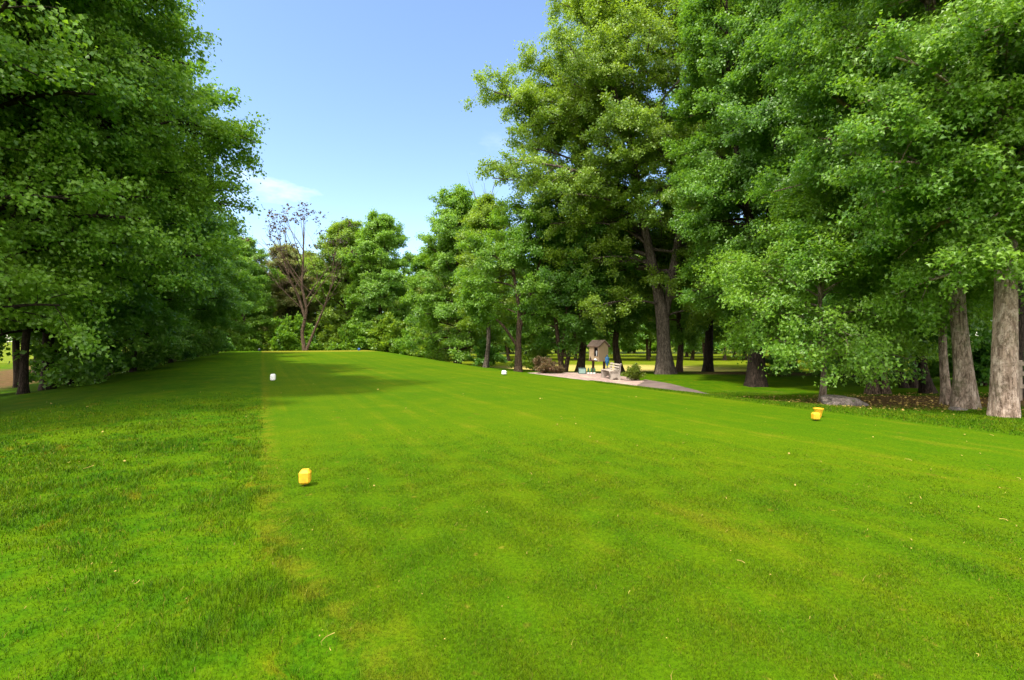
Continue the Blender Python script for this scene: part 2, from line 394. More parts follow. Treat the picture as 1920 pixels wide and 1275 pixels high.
FL, DR = 2.1, .6
def make_tree(seed, paths, crown, nlimb, zlimb, leaves, leaf_size, leaf=LEAF_K, el=(0, 65), l2=1.5, l3=2.6, droop=.12, flat=.35,
              flare=.5, extra=(), twig_len=.75, K=18, tip_only=0.0, bare=False, lmin=.72, lmax=1.06, hang=.25, clear=None, dead=()):
    """returns the three meshes of a tree: trunk, branches, crown.  crown = (cx, cy, cz, rx, ry, rz)"""
    flat *= FL; droop *= DR; el = (el[0] + 9, el[1] + 4)
    rng = np.random.default_rng(seed)
    tv, tq = trunk_mesh(rng, paths, flare, K=K)
    cx, cyy, cz, rx, ry, rz = crown
    c0 = np.array([cx, cyy, cz]); rad = np.array([rx, ry, rz])
    A, B, C, r0, r1, L = [], [], [], [], [], []
    ph = rng.uniform(0, 6.28, 4)
    def env(P, D):
        az = math.atan2(D[1], D[0]); f = 1 + .16 * math.sin(3 * az + ph[0]) * math.cos(P[2] * .6 + ph[1]) + .12 * math.sin(5 * az + P[2] * .9 + ph[2])
        o = (P - c0) / rad; d = D / rad
        a = d @ d; b = 2 * (o @ d); c = o @ o - 1
        disc = b * b - 4 * a * c
        if disc <= 0: return 1.2
        s = (-b + math.sqrt(disc)) / (2 * a)
        return max(.7, s * f)
    for i in range(nlimb):
        path = paths[i % len(paths)] if len(paths) > 1 else paths[0]
        ztop = path[-1][2]; zl = max(zlimb, path[0][2])
        s = ((i // len(paths)) + rng.uniform(.1, .9)) / math.ceil(nlimb / len(paths))
        s = min(s, .99)
        z = zl + (ztop - zl) * s ** .9
        q = path_at(path, z); P = q[:3]
        az = i * 2.39996 + rng.normal(0, .35)
        if len(paths) > 1 and rng.uniform() < .6:       # outward from the other stems
            o = P[:2] - np.mean([path_at(pp, min(z, pp[-1][2]))[:2] for pp in paths], axis=0)
            if np.hypot(*o) > .1: az = math.atan2(o[1], o[0]) + rng.normal(0, .8)
        if clear and clear[0] < z < clear[1] and math.sin(az) < .1: az = -az
        e = R(el[0] + (el[1] - el[0]) * s ** 1.3 + rng.normal(0, 9))
        D = np.array([math.cos(az) * math.cos(e), math.sin(az) * math.cos(e), math.sin(e)])
        ln = env(P, D) * rng.uniform(lmin, lmax)
        end = P + D * ln; end[2] -= droop * ln * math.cos(e) * .8
        mid = P + D * ln * .5; mid[2] += .10 * ln * math.cos(e); mid += rng.normal(0, .05 * ln, 3)
        A.append(P); B.append(mid); C.append(end); L.append(ln)
        rr = min(q[3] * .55, .02 + .017 * ln); r0.append(rr); r1.append(max(.006, rr * .22))
    for ex in extra:                                   # limbs the photo shows: start, middle, end, radius
        a, b, c, rr = ex
        A.append(np.array(a, float)); B.append(np.array(b, float)); C.append(np.array(c, float)); L.append(float(np.linalg.norm(np.array(c) - np.array(a)))); r0.append(rr); r1.append(rr * .3)
    lim = dict(A=np.array(A), B=np.array(B), C=np.array(C), L=np.array(L), r0=np.array(r0), r1=np.array(r1), tone=.5 + rng.normal(0, .13, len(A)))
    b2 = sprout(rng, lim, l2 * 1.6, .22, 1.0, lambda L, u, g, n: np.clip((.3 + .36 * L) * (1.05 - .72 * u) * g.uniform(.6, 1.2, n), .4, 3.4), R(28), R(68), flat, .08, droop * .6, .55, 3)
    b3 = sprout(rng, b2, l3, .12, 1.0, lambda L, u, g, n: np.clip(twig_len * 1.2 * (1.1 - .5 * u) * g.uniform(.6, 1.25, n), .2, 2), R(25), R(70), flat, .05, droop, .6, 2)
    parts = [tubes(lim['A'], lim['B'], lim['C'], lim['r0'], lim['r1'], 7, 7), tubes(b2['A'], b2['B'], b2['C'], b2['r0'], b2['r1'], 4, 4),
             tubes(b3['A'], b3['B'], b3['C'], b3['r0'], b3['r1'], 2, 3)]
    if dead:                                           # leafless dead top
        dl = dict(A=np.array([d[0] for d in dead], float), B=np.array([d[1] for d in dead], float), C=np.array([d[2] for d in dead], float), r0=np.array([d[3] for d in dead]), r1=np.full(len(dead), .008), tone=np.full(len(dead), .5))
        dl['L'] = np.linalg.norm(dl['C'] - dl['A'], axis=1)
        d2 = sprout(rng, dl, 2.2, .3, 1, lambda L, u, g, n: L * .28 * g.uniform(.5, 1.2, n), R(15), R(40), .9, .3, 0, .6, 3)
        parts += [tubes(dl['A'], dl['B'], dl['C'], dl['r0'], dl['r1'], 7, 5), tubes(d2['A'], d2['B'], d2['C'], d2['r0'], d2['r1'], 3, 3)]
    Vs, Qs, off = [], [], 0
    for v, q in parts: Vs.append(v); Qs.append(q + off); off += len(v)
    bv, bq = np.concatenate(Vs), np.concatenate(Qs)
    src = b3
    if bare:
        keep = rng.uniform(0, 1, len(b3['A'])) < ((b3['C'][:, 2] - cz) / rz * .35)
        src = {k: (v[keep] if isinstance(v, np.ndarray) else v) for k, v in b3.items()}
    lv, lf, lt = leaves_on(rng, src, leaves * (1 if bare else 1.95), leaf_size * (1 if bare else .80), leaf, spread=.09 + leaf_size * .6, hang=hang, ctr=(c0, rad / rad.mean()))
    return (np_mesh('trunk', tv, quads=tq, smooth=True), np_mesh('branches', bv, quads=bq, smooth=True), np_mesh('crown', lv, tris=lf, tone=lt))

def straight(h, r, lean=(0, 0), wob=.12, seed=0, top=.12):
    g = np.random.default_rng(seed + 500); n = 7; out = []
    for i in range(n):
        s = i / (n - 1)
        out.append((lean[0] * s + (g.normal(0, wob) if i else 0), lean[1] * s + (g.normal(0, wob) if i else 0), h * s, r * (1 - s) ** .8 + r * top * s * .6 + .004))
    return out

def plant_tree(meshes, x, y, label, bark, leafm, cat='tree', name='deciduous_tree', rz=0, sc=1.0, group=None, sink=.06):
    t = thing(name, label, cat, (x, y, H(x, y) - sink), rz, group); t.scale = (sc, sc, sc)
    for nm, me, mt in zip(('trunk', 'branches', 'crown'), meshes, (bark, bark, leafm)):
        o = link(nm, me, None, t)
        if not me.materials: me.materials.append(mt)
        else: o.material_slots[0].link = 'OBJECT'; o.material_slots[0].material = mt
    return t
def copy_tree(src, x, y, label, rz=0, sc=1.0, group=None, leafm=None, sink=.06):
    t = src.copy(); COL.objects.link(t); t.location = (x, y, H(x, y) - sink); t.rotation_euler = (0, 0, rz); t.scale = (sc, sc, sc * .97)
    t['label'] = label
    if group: t['group'] = group
    elif 'group' in t: del t['group']
    for ch in src.children:
        c = ch.copy(); COL.objects.link(c); c.parent = t
        if leafm and ch.name.startswith('crown'): c.material_slots[0].link = 'OBJECT'; c.material_slots[0].material = leafm
    return t

# ------------------------------------------------------------------ ground sheet
def build_ground():
    n = 420
    a = np.linspace(-1, 1, n); w = np.sinh(a * 4.6) / math.sinh(4.6)
    gx = w * 900; gy = w * 900 + 14
    X, Y = np.meshgrid(gx, gy, indexing='ij')
    Z = height(X, Y)
    V = np.stack([X, Y, Z], -1).reshape(-1, 3)
    i, j = np.meshgrid(np.arange(n - 1), np.arange(n - 1), indexing='ij'); b = (i * n + j).ravel()
    Q = np.stack([b, b + n, b + n + 1, b + 1], -1)
    me = np_mesh('ground', V, quads=Q, smooth=True)
    p, t = pt(X, Y)
    far = np.maximum(ss(30, 38, Y) * ss(15, 22, p) , ss(14, 22, -p))
    grn = np.exp(-(((X - 9) / 13) ** 2 + ((Y - 47) / 7.5) ** 2) ** 3)
    soil = np.exp(-(((X - 11.6) / 4.3) ** 2 + ((Y - 13.7) / 2.7) ** 2) ** 2) * .95
    soil = np.maximum(soil, .8 * np.exp(-(((X - 15) / 5) ** 2 + ((Y - 31) / 4.0) ** 2) ** 2))
    soil = np.maximum(soil, .42 * np.exp(-(((X - 9.2) / 3) ** 2 + ((Y - 18.5) / 2.0) ** 2) ** 2))
    soil = np.maximum(soil, .45 * np.exp(-(((X - 8.2) / 2.2) ** 2 + ((Y - 11.6) / .8) ** 2) ** 2))
    dw = ss(8.3, 10.2, -p) * ss(18, 14, -p) * ss(6, 12, t)
    soil = np.maximum(soil, dw * .75)
    for nm, d in (('far_lawn', far), ('pale_green', grn), ('soil', soil)):
        at = me.attributes.new(nm, 'FLOAT', 'POINT'); at.data.foreach_set('value', d.ravel().astype(np.float32))
    return tag(link('ground', me, M_ground), kind='structure')
build_ground()

PATH_L = [(5.0, 22.4), (4.8, 20.0), (4.95, 17.6), (5.4, 15.4), (5.95, 14.3)]
PATH_R = [(7.0, 25.4), (7.6, 22.6), (7.7, 19.8), (7.5, 16.8), (6.5, 14.4)]
# soil attributes do not exist on the blade mesh, so blades keep off the worn soil
def build_grass():
    g = np.random.default_rng(7)
    def ring(n, r0, r1, pw):
        r = r0 + (r1 - r0) * g.uniform(0, 1, n) ** pw; th = g.uniform(-1.02, 1.02, n)
        return r * np.sin(th), r * np.cos(th), r
    def edge0(t): return .42 * (1 - ss(1.9, 4.4, t))
    Vs, Fs, Ts, off = [], [], [], 0
    def blades(X, Y, r, hgt, wid, lean, seg2):
        nonlocal off
        n = len(X); Z = height(X, Y) - .004
        az = g.uniform(0, 6.283, n); la = az + g.normal(0, 1.0, n)
        lx, ly = np.cos(la), np.sin(la)
        L = lean * g.uniform(.2, 1.2, n)
        bx, by = -np.sin(az) * wid * .5, np.cos(az) * wid * .5
        tone = g.uniform(0, 1, n)
        B = np.stack([X, Y, Z], -1); o = np.stack([bx, by, np.zeros(n)], -1)
        tip = B + np.stack([lx * L * hgt, ly * L * hgt, hgt * np.sqrt(np.clip(1 - .5 * L * L, .2, 1))], -1)
        if seg2:
            mid = B + np.stack([lx * L * hgt * .3, ly * L * hgt * .3, hgt * .55], -1)
            V = np.stack([B - o, B + o, mid - o * .7, mid + o * .7, tip], 1)
            F = np.array([[0, 1, 3], [0, 3, 2], [2, 3, 4]])
        else:
            V = np.stack([B - o, B + o, tip], 1); F = np.array([[0, 1, 2]])
        k = V.shape[1]
        Vs.append(V.reshape(-1, 3)); Fs.append(((np.arange(n) * k)[:, None, None] + F[None]).reshape(-1, 3) + off); Ts.append(np.repeat(tone, k)); off += n * k
    # rough on the left: clumpy longer grass
    X, Y, r = ring(900000, 1.5, 17, 1.25); p, t = pt(X, Y)
    wob = .05 * np.sin(3.1 * t) + .03 * np.sin(7.7 * t + 1) + g.normal(0, .045, len(t))
    clump = .5 + .5 * np.sin(2.3 * X + 1.7 * np.sin(1.9 * Y)) * np.sin(2.9 * Y + 1.3 * np.sin(2.1 * X))
    clump = .6 * clump + .4 * (.5 + .5 * np.sin(7.1 * X + 2 * np.sin(5.2 * Y)) * np.sin(8.3 * Y + 1.9 * np.sin(6.3 * X)))
    ok = (p + wob < edge0(t)) & (g.uniform(0, 1, len(X)) < .22 + .78 * clump) & (g.uniform(0, 1, len(X)) > ss(8, 17, r))
    X, Y, r, cl = X[ok], Y[ok], r[ok], clump[ok]
    blades(X, Y, r, (.018 + .048 * cl ** 1.6) * g.uniform(.6, 1.4, len(X)), np.clip(.0011 * r, .0026, .011) * g.uniform(.7, 1.3, len(X)), .75, True)
    # mown tee
    X, Y, r = ring(1150000, 1.6, 9.0, 1.35); p, t = pt(X, Y)
    ok = (p > edge0(t) - .02) & (p < 10.6) & (g.uniform(0, 1, len(X)) > ss(4.0, 9.0, r))
    X, Y, r = X[ok], Y[ok], r[ok]
    cl = .5 + .5 * np.sin(5.1 * X + 2 * np.sin(3.2 * Y)) * np.sin(6.3 * Y + 1.9 * np.sin(4.3 * X))
    blades(X, Y, r, (.009 + .013 * cl) * g.uniform(.5, 1.5, len(X)), np.clip(.0012 * r, .0028, .008) * g.uniform(.7, 1.3, len(X)), .9, False)
    # bright unmown shoulder right of the tee
    X = g.uniform(3, 13, 150000); Y = g.uniform(5, 19, 150000); p, t = pt(X, Y)
    soil = np.exp(-(((X - 11.6) / 4.3) ** 2 + ((Y - 13.7) / 2.7) ** 2) ** 2)
    pl_, pr_ = np.array(PATH_L)[::-1], np.array(PATH_R)[::-1]
    onpath = (X > np.interp(Y, pl_[:, 1], pl_[:, 0]) + .1) & (X < np.interp(Y, pr_[:, 1], pr_[:, 0]) - .1) & (Y > 14.4)
    ok = ~onpath & (p > 10.5) & (p < 17) & (g.uniform(0, 1, len(X)) > soil * 1.0)
    X, Y = X[ok], Y[ok]; r = np.hypot(X, Y)
    blades(X, Y, r, .035 * g.uniform(.4, 1.5, len(X)), np.full(len(X), .011) * g.uniform(.7, 1.3, len(X)), .7, True)
    me = np_mesh('grass', np.concatenate(Vs), tris=np.concatenate(Fs), tone=np.concatenate(Ts))
    tag(link('grass', me, M_blade), 'short green lawn grass covering the tee and the rough', 'grass', kind='stuff')
build_grass()

M_straw = simple('dry_straw', (.36, .27, .06), .7, .2, 20, .1, (.20, .12, .03))
def build_straw():
    g = np.random.default_rng(21)
    n = 900
    r = 1.7 + 9 * g.uniform(0, 1, n) ** 1.9; th = g.uniform(-1.0, 1.0, n); X, Y = r * np.sin(th), r * np.cos(th)
    p, t = pt(X, Y); keep = (p < .5) | (g.uniform(0, 1, n) < .55); X, Y, r = X[keep], Y[keep], r[keep]; n = len(X)
    az = g.normal(.2, .8, n); ln = .02 + .14 * g.uniform(0, 1, n) ** 1.8; cv = g.normal(0, .3, n); w = np.clip(.0004 * r, .0008, .0025)
    Z = height(X, Y) + .014 + np.where(.888 * X + .46 * Y < .3, .018, 0)
    V = []
    for s in np.linspace(-.5, .5, 4):
        a2 = az + cv * s * 2
        px, py = X + np.cos(a2) * ln * s, Y + np.sin(a2) * ln * s
        zz = Z + .004 * np.sin(4 * s + az)
        V += [np.stack([px - np.sin(a2) * w, py + np.cos(a2) * w, zz], -1), np.stack([px + np.sin(a2) * w, py - np.cos(a2) * w, zz + .002], -1)]
    V = np.stack(V, 1); F = np.array([[0, 1, 3, 2], [2, 3, 5, 4], [4, 5, 7, 6]])
    Q = ((np.arange(n) * 8)[:, None, None] + F[None]).reshape(-1, 4)
    # small fallen leaves and crumbs
    m = 110; r = 2 + 16 * g.uniform(0, 1, m) ** 1.5; th = g.uniform(-.95, .9, m); X, Y = r * np.sin(th), r * np.cos(th)
    P = np.stack([X, Y, height(X, Y) + .022], -1); D = norm(g.normal(0, 1, (m, 3)) * [1, 1, .2]); Nn = norm(UP + g.normal(0, .4, (m, 3))); Sd = norm(np.cross(Nn, D)); Nn = np.cross(D, Sd)
    sz = np.clip(.0035 * r, .008, .05) * g.uniform(.6, 1.3, m); lv, lt = LEAF_K
    V2 = P[:, None] + sz[:, None, None] * (lv[None, :, 0:1] * D[:, None] + lv[None, :, 1:2] * Sd[:, None] + lv[None, :, 2:3] * Nn[:, None])
    F2 = ((np.arange(m) * 4)[:, None, None] + lt[None]).reshape(-1, 3) + n * 8
    # brown leaf litter on the bare soil under the right hand trees
    k = 1500; X, Y = g.uniform(7.2, 16, k), g.uniform(10.9, 17, k); p, t = pt(X, Y); ok = p > 12.2; X, Y = X[ok], Y[ok]; k = len(X)
    P = np.stack([X, Y, height(X, Y) + .02], -1); D = norm(g.normal(0, 1, (k, 3)) * [1, 1, .25]); Nn = norm(UP + g.normal(0, .5, (k, 3))); Sd = norm(np.cross(Nn, D)); Nn = np.cross(D, Sd)
    sz = g.uniform(.03, .085, k)
    V3 = P[:, None] + sz[:, None, None] * (lv[None, :, 0:1] * D[:, None] + lv[None, :, 1:2] * Sd[:, None] + lv[None, :, 2:3] * Nn[:, None])
    F3 = ((np.arange(k) * 4)[:, None, None] + lt[None]).reshape(-1, 3) + n * 8 + m * 4
    me = np_mesh('dry_grass_litter', np.concatenate([V.reshape(-1, 3), V2.reshape(-1, 3), V3.reshape(-1, 3)]), tris=np.concatenate([F2, F3]), quads=Q)
    tag(link('dry_grass_litter', me, M_straw), 'dry straw stems and small fallen leaves scattered over the lawn', 'litter', kind='stuff')
build_straw()

# ------------------------------------------------------------------ gravel bed and path
def ribbon(name, left, right, mat, lift):
    left, right = np.array(left, float), np.array(right, float)
    def res(p, n):
        s = np.concatenate([[0], np.cumsum(np.linalg.norm(np.diff(p, axis=0), axis=1))]); q = np.linspace(0, s[-1], n)
        o = np.stack([np.interp(q, s, p[:, i]) for i in range(2)], 1)
        for _ in range(3): o[1:-1] = .25 * o[:-2] + .5 * o[1:-1] + .25 * o[2:]
        return o
    n, m = 60, 14
    a, b = res(left, n), res(right, n)
    g = np.random.default_rng(3)
    s = np.linspace(0, 1, m)[None, :, None]
    XY = a[:, None] * (1 - s) + b[:, None] * s
    XY[:, 0] += g.normal(0, .05, (n, 2)); XY[:, -1] += g.normal(0, .05, (n, 2))
    Z = height(XY[..., 0], XY[..., 1]) + lift
    Z[:, 0] -= lift + .03; Z[:, -1] -= lift + .03; Z[0] -= lift + .03; Z[-1] -= lift + .03
    V = np.concatenate([XY, Z[..., None]], -1).reshape(-1, 3)
    i, j = np.meshgrid(np.arange(n - 1), np.arange(m - 1), indexing='ij'); q = (i * m + j).ravel()
    return tag(link(name, np_mesh(name, V, quads=np.stack([q, q + m, q + m + 1, q + 1], -1), smooth=True), mat), kind='structure')
def gravel_mat():
    k = NT('pale_gravel'); pos = k.n('ShaderNodeNewGeometry').outputs['Position']
    v = k.n('ShaderNodeTexVoronoi', {'Vector': pos, 'Scale': 16.0})
    c = k.mix(k.n('ShaderNodeSeparateColor', {0: v.outputs['Color']}).outputs[0], (.40, .28, .245), (.21, .15, .135))
    c = k.mix(k.step(k.noise(pos, .9, 4), .5, .7), c, (.44, .34, .26))
    b = k.n('ShaderNodeBump', {'Height': v.outputs['Distance'], 'Strength': .8, 'Distance': .04})
    return k.finish(k.n('ShaderNodeBsdfPrincipled', {'Base Color': c, 'Roughness': .9, 'Normal': b.outputs[0]}).outputs[0])
def path_mat():
    k = NT('worn_asphalt'); pos = k.n('ShaderNodeNewGeometry').outputs['Position']
    c = k.mix(k.step(k.noise(pos, 1.1, 5, .6), .35, .65), (.095, .066, .060), (.15, .105, .092))
    c = k.mix(k.math('MULTIPLY', k.step(k.noise(pos, 30, 3), .5, .7), .5), c, (.12, .095, .09))
    b = k.n('ShaderNodeBump', {'Height': k.noise(pos, 45, 3), 'Strength': .5, 'Distance': .01})
    return k.finish(k.n('ShaderNodeBsdfPrincipled', {'Base Color': c, 'Roughness': .88, 'Normal': b.outputs[0]}).outputs[0])
M_gravel, M_path = gravel_mat(), path_mat()
ribbon('path', PATH_L, PATH_R, M_path, .02)
ribbon('gravel_bed', [(.3, 29.6), (1.6, 26.3), (2.9, 23.4), (4.0, 21.0), (4.9, 19.6)], [(1.6, 31.0), (3.6, 30.4), (5.4, 30.0), (6.6, 27.0), (6.7, 24.2)], M_gravel, .035)

exec_parts = True
# ------------------------------------------------------------------ trees
import time as _t
T0 = _t.time()
# left side -----------------------------------------------------------------
m = make_tree(11, [straight(15.6, .38, (.6, -.4), .15, 11)], (-.3, -.4, 8.6, 6.4, 7.4, 7.6), 96, 1.6, 300000, .11, LEAF_K, (4, 66), 1.6, 2.7, .16, .32,
              extra=[((0, 0, 7), (2.4, .5, 9), (4.9, .8, 8.7), .09), ((0, 0, 8), (2.4, 1.5, 9.8), (4.4, 3.0, 9.9), .09), ((0, 0, 8), (2.4, -.5, 10), (4.9, -1.0, 9.8), .09), ((.2, 0, 9), (2.4, 1, 11.0), (4.8, 1.8, 10.9), .08), ((0, 0, 6), (2.4, 0, 7.8), (4.8, -.6, 7.2), .08), ((0, 0, 5.5), (2.4, 2.0, 7), (4.0, 4.0, 6.8), .08), ((0, 0, 7.5), (2, -2, 9), (3.9, -3.6, 8.6), .08), ((0, 0, 7), (1.4, 1, 8.6), (3.0, 1.8, 8.6), .07), ((0, 0, 9), (1.6, 2, 11), (3.4, 4.2, 11.4), .08), ((0, 0, 5), (1.6, 2.6, 7), (3.6, 5.5, 8.0), .08),
                     ((0, 0, 3.4), (2.0, .4, 5.2), (4.6, .9, 4.9), .11), ((0, 0, 4.6), (1.6, 1.2, 6.6), (4.8, 1.6, 7.6), .10), ((0, 0, 2.6), (2.2, 1.6, 4.0), (5.0, 2.6, 4.3), .09)])
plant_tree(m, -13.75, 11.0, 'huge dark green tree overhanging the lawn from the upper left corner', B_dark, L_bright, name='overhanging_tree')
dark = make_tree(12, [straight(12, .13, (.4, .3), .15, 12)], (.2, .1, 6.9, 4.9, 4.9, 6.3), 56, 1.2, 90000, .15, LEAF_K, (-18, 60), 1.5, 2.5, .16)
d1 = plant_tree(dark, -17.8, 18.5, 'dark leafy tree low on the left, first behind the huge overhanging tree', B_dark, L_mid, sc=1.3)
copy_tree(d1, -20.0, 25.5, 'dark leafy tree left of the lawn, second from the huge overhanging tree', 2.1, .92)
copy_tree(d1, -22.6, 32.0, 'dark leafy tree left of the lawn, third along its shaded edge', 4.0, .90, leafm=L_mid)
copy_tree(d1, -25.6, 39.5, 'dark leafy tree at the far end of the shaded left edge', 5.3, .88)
slim = make_tree(13, [straight(10.5, .13, (.5, .2), .16, 13)], (.3, .1, 7.2, 3.0, 3.0, 4.2), 34, 2.6, 26000, .17, LEAF_K, (0, 60), 1.5, 2.3, .15)
slots = [(-18.3, 19.0, 0.2), (-17.3, 17.1, 1.3), (-18.6, 20.3, 2.2), (-20.6, 21.4, 3.1), (-24.2, 24.5, .3), (-22.0, 23.5, 1.9), (-27.5, 29, 3.0), (-24.0, 27.0, 4.4), (-26.5, 33.0, 5.1), (-30, 36.0, 0.9), (-21.0, 20.6, 2.6)]
s0 = None
for i, (x, y, a) in enumerate(slots):
    lb = 'slender dark trunked tree standing in the shaded wood left of the lawn'; gp = 'slender trees in the left wood'
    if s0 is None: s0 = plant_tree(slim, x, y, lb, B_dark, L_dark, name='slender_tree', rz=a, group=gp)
    else: copy_tree(s0, x, y, lb, a, .9 + .05 * (i % 4), gp)

# far end of the tee ----------------------------------------------------------
C = make_tree(31, [straight(17.0, .22, (-.6, .2), .2, 31), [(.1, 0, .6, .17), (1.0, .1, 3.0, .14), (2.2, .2, 6.0, .09), (3.2, .3, 9, .05), (3.8, .2, 11.5, .02)], [(0, 0, 4.5, .16), (-.7, 0, 7, .13), (-2.2, .1, 10, .09), (-2.9, 0, 13, .05), (-3.2, 0, 15.5, .015)]],
              (0, 0, 11.5, 5.6, 5, 6.8), 34, 5.0, 800, .27, LEAF_K, (42, 74), .75, 1.0, .02, .3, bare=True, twig_len=1.0)
plant_tree(C, -24.8, 58.0, 'almost bare dying tree with a few withered leaves at its top', B_brown, L_dead, name='dying_tree')
mid18 = make_tree(32, [straight(17.5, .26, (.5, 0), .2, 32)], (.3, 0, 9.6, 4.9, 4.9, 9.0), 64, 1.2, 62000, .24, LEAF_K, (0, 68), 1.4, 2.1, .1, twig_len=.85)
a0 = plant_tree(mid18, -17.6, 64.0, 'tall round green tree right of the dying tree beyond the tee crest', B_brown, L_bright)
copy_tree(a0, -23.0, 67.0, 'tall green tree directly behind and right of the dying tree', 2.2, 1.02, leafm=L_yellow)
copy_tree(a0, -34.2, 62.0, 'light green tree left of the dying tree, beside the shaded wood', 3.6, .84, leafm=L_bright)
copy_tree(a0, -32.0, 69.0, 'tree with pinkish brown upper leaves left behind the dying tree', 4.7, .86, leafm=L_rust)
conic = make_tree(33, [straight(16.6, .30, (.2, .1), .15, 33)], (.2, 0, 7.2, 5.6, 5.2, 10.2), 72, 1.4, 90000, .20, LEAF_K, (-6, 70), 1.5, 2.3, .14, twig_len=.8)
plant_tree(conic, -5.6, 49.5, 'broad pointed green tree with low hanging foliage beside the tee shoulder', B_brown, L_bright)
C7 = make_tree(34, [straight(11.8, .17, (.15, .1), .08, 34)], (.2, 0, 7.4, 2.9, 2.8, 5.0), 40, 3.4, 36000, .15, LEAF_K, (-12, 66), 1.5, 2.3, .16,
               dead=[((.1, .1, 10.6), (.2, 0, 12.6), (.9, 0, 14.6), .05), ((.1, .1, 10.8), (-.4, 0, 12.2), (-1.3, .1, 14.2), .05), ((.1, .1, 10.2), (.1, 0, 12.2), (-.1, 0, 14.0), .04)])
plant_tree(C7, -2.0, 36.5, 'slim yellow green tree with bare dead twigs at its top', B_grey, L_yellow, name='slender_tree')
C8 = make_tree(35, [[(0, 0, 0, .22), (0, 0, 2.0, .19), (.1, 0, 4, .15), (-.4, .2, 7, .09), (-.6, .2, 10, .03)], [(0, 0, 2.6, .13), (.7, .1, 5, .11), (1.5, 0, 7.5, .07), (1.8, 0, 9.6, .02)],
                    [(0, 0, 1.6, .10), (-.9, -.2, 3.0, .08), (-2.2, -.4, 4.2, .05), (-3.2, -.5, 5.2, .02)]], (0, 0, 6.8, 3.3, 3.0, 4.2), 36, 3.2, 24000, .15, LEAF_K, (5, 60), 1.4, 2.2, .1)
plant_tree(C8, .42, 31.5, 'open branched tree with a dark forked trunk at the end of the gravel', B_brown, L_bright, name='forked_tree')
C9 = make_tree(36, [[(0, 0, 0, .17), (-.3, 0, 2, .14), (-.6, .1, 5, .11), (-.5, 0, 9, .07), (-.4, 0, 12, .02)], [(.15, 0, 0, .15), (.5, 0, 1.6, .12), (1.1, .1, 3.4, .10), (1.8, .2, 6, .07), (2.4, 0, 9, .02)],
                    [(-.1, .1, 0, .10), (.1, 0, 2.6, .08), (.4, 0, 6, .05), (.3, 0, 8, .02)]], (.4, 0, 7.2, 3.7, 3.6, 5.6), 48, 1.8, 42000, .15, LEAF_K, (-8, 60), 1.5, 2.3, .14)
plant_tree(C9, 3.35, 32.0, 'multi stemmed tree behind the reddish shrub left of the kiosk', B_brown, L_mid, name='multi_stemmed_tree')
C10 = make_tree(37, [straight(13, .24, (.6, 0), .1, 37)], (.5, 0, 8.0, 3.6, 3.6, 5.8), 44, 2.6, 40000, .16, LEAF_K, (-6, 62), 1.4, 2.3, .14)
k0 = plant_tree(C10, 4.7, 33.5, 'dark trunked tree standing directly left of the kiosk', B_brown, L_mid)
copy_tree(k0, 7.8, 35.0, 'thin straight trunked tree standing behind the bench', 2.4, 1.0, leafm=L_bright)
copy_tree(k0, 12.6, 36.5, 'dark tree just right behind the large forked oak', 4.2, .95)

# the big oak -----------------------------------------------------------------
OAK = make_tree(41, [[(0, 0, 0, .46), (-.03, 0, 1.6, .40), (-.10, 0, 3.6, .38), (-.35, 0, 5.0, .33), (-.8, 0, 7.2, .28), (-1.6, 0, 10.6, .24), (-2.0, 0, 14, .18), (-2.3, 0, 18, .11), (-2.2, 0, 23, .03)],
                     [(.0, 0, 3.6, .27), (.35, 0, 5.2, .25), (.7, 0, 7.6, .23), (1.1, 0, 10.2, .20), (1.7, .3, 14, .14), (2.2, .3, 19, .05), (2.4, .3, 21, .02)]],
                (-1.5, 0, 14.6, 9.4, 8.0, 11.0), 112, 6.0, 320000, .14, LEAF_K, (-4, 66), 1.35, 2.3, .13, twig_len=.85, clear=(4, 8.5),
                extra=[((-1.2, 0, 9), (-4, -.5, 11), (-7.6, -1, 11.2), .10), ((-1.7, 0, 11), (-5, -.5, 13.5), (-9, -1, 13.8), .11), ((-2, 0, 13.5), (-5, 0, 16.2), (-9.2, -.5, 16.6), .11), ((-2.1, 0, 15.5), (-4.8, 0, 18.3), (-8.6, .5, 19.4), .10), ((-1.0, 0, 8), (-3, -.8, 9.6), (-5.6, -1.5, 9.0), .08), ((-1.6, 0, 10.4), (-3.2, -.5, 12.4), (-6.2, -1, 11.6), .14), ((-.2, 0, 4.3), (-2.4, -1.0, 5.0), (-5.2, -1.8, 3.9), .08),
                       ((0, 0, 3.6), (1.4, -.6, 4.4), (3.4, -1.0, 3.6), .06), ((.1, 0, 4.6), (1.8, -1, 5.6), (4.2, -1.4, 5.2), .08), ((-.3, 0, 5.2), (-.9, -1.2, 5.9), (-.7, -2.6, 5.0), .05), ((-.6, 0, 6.6), (-2.4, -.8, 7.6), (-4.6, -1.2, 7.0), .07), ((.6, 0, 7.0), (2.0, -.4, 8.2), (3.8, -.6, 7.8), .07)], K=24)
plant_tree(OAK, 9.45, 30.0, 'tall oak with a thick forked trunk right of the bench', B_grey, L_yellow, name='oak_tree')

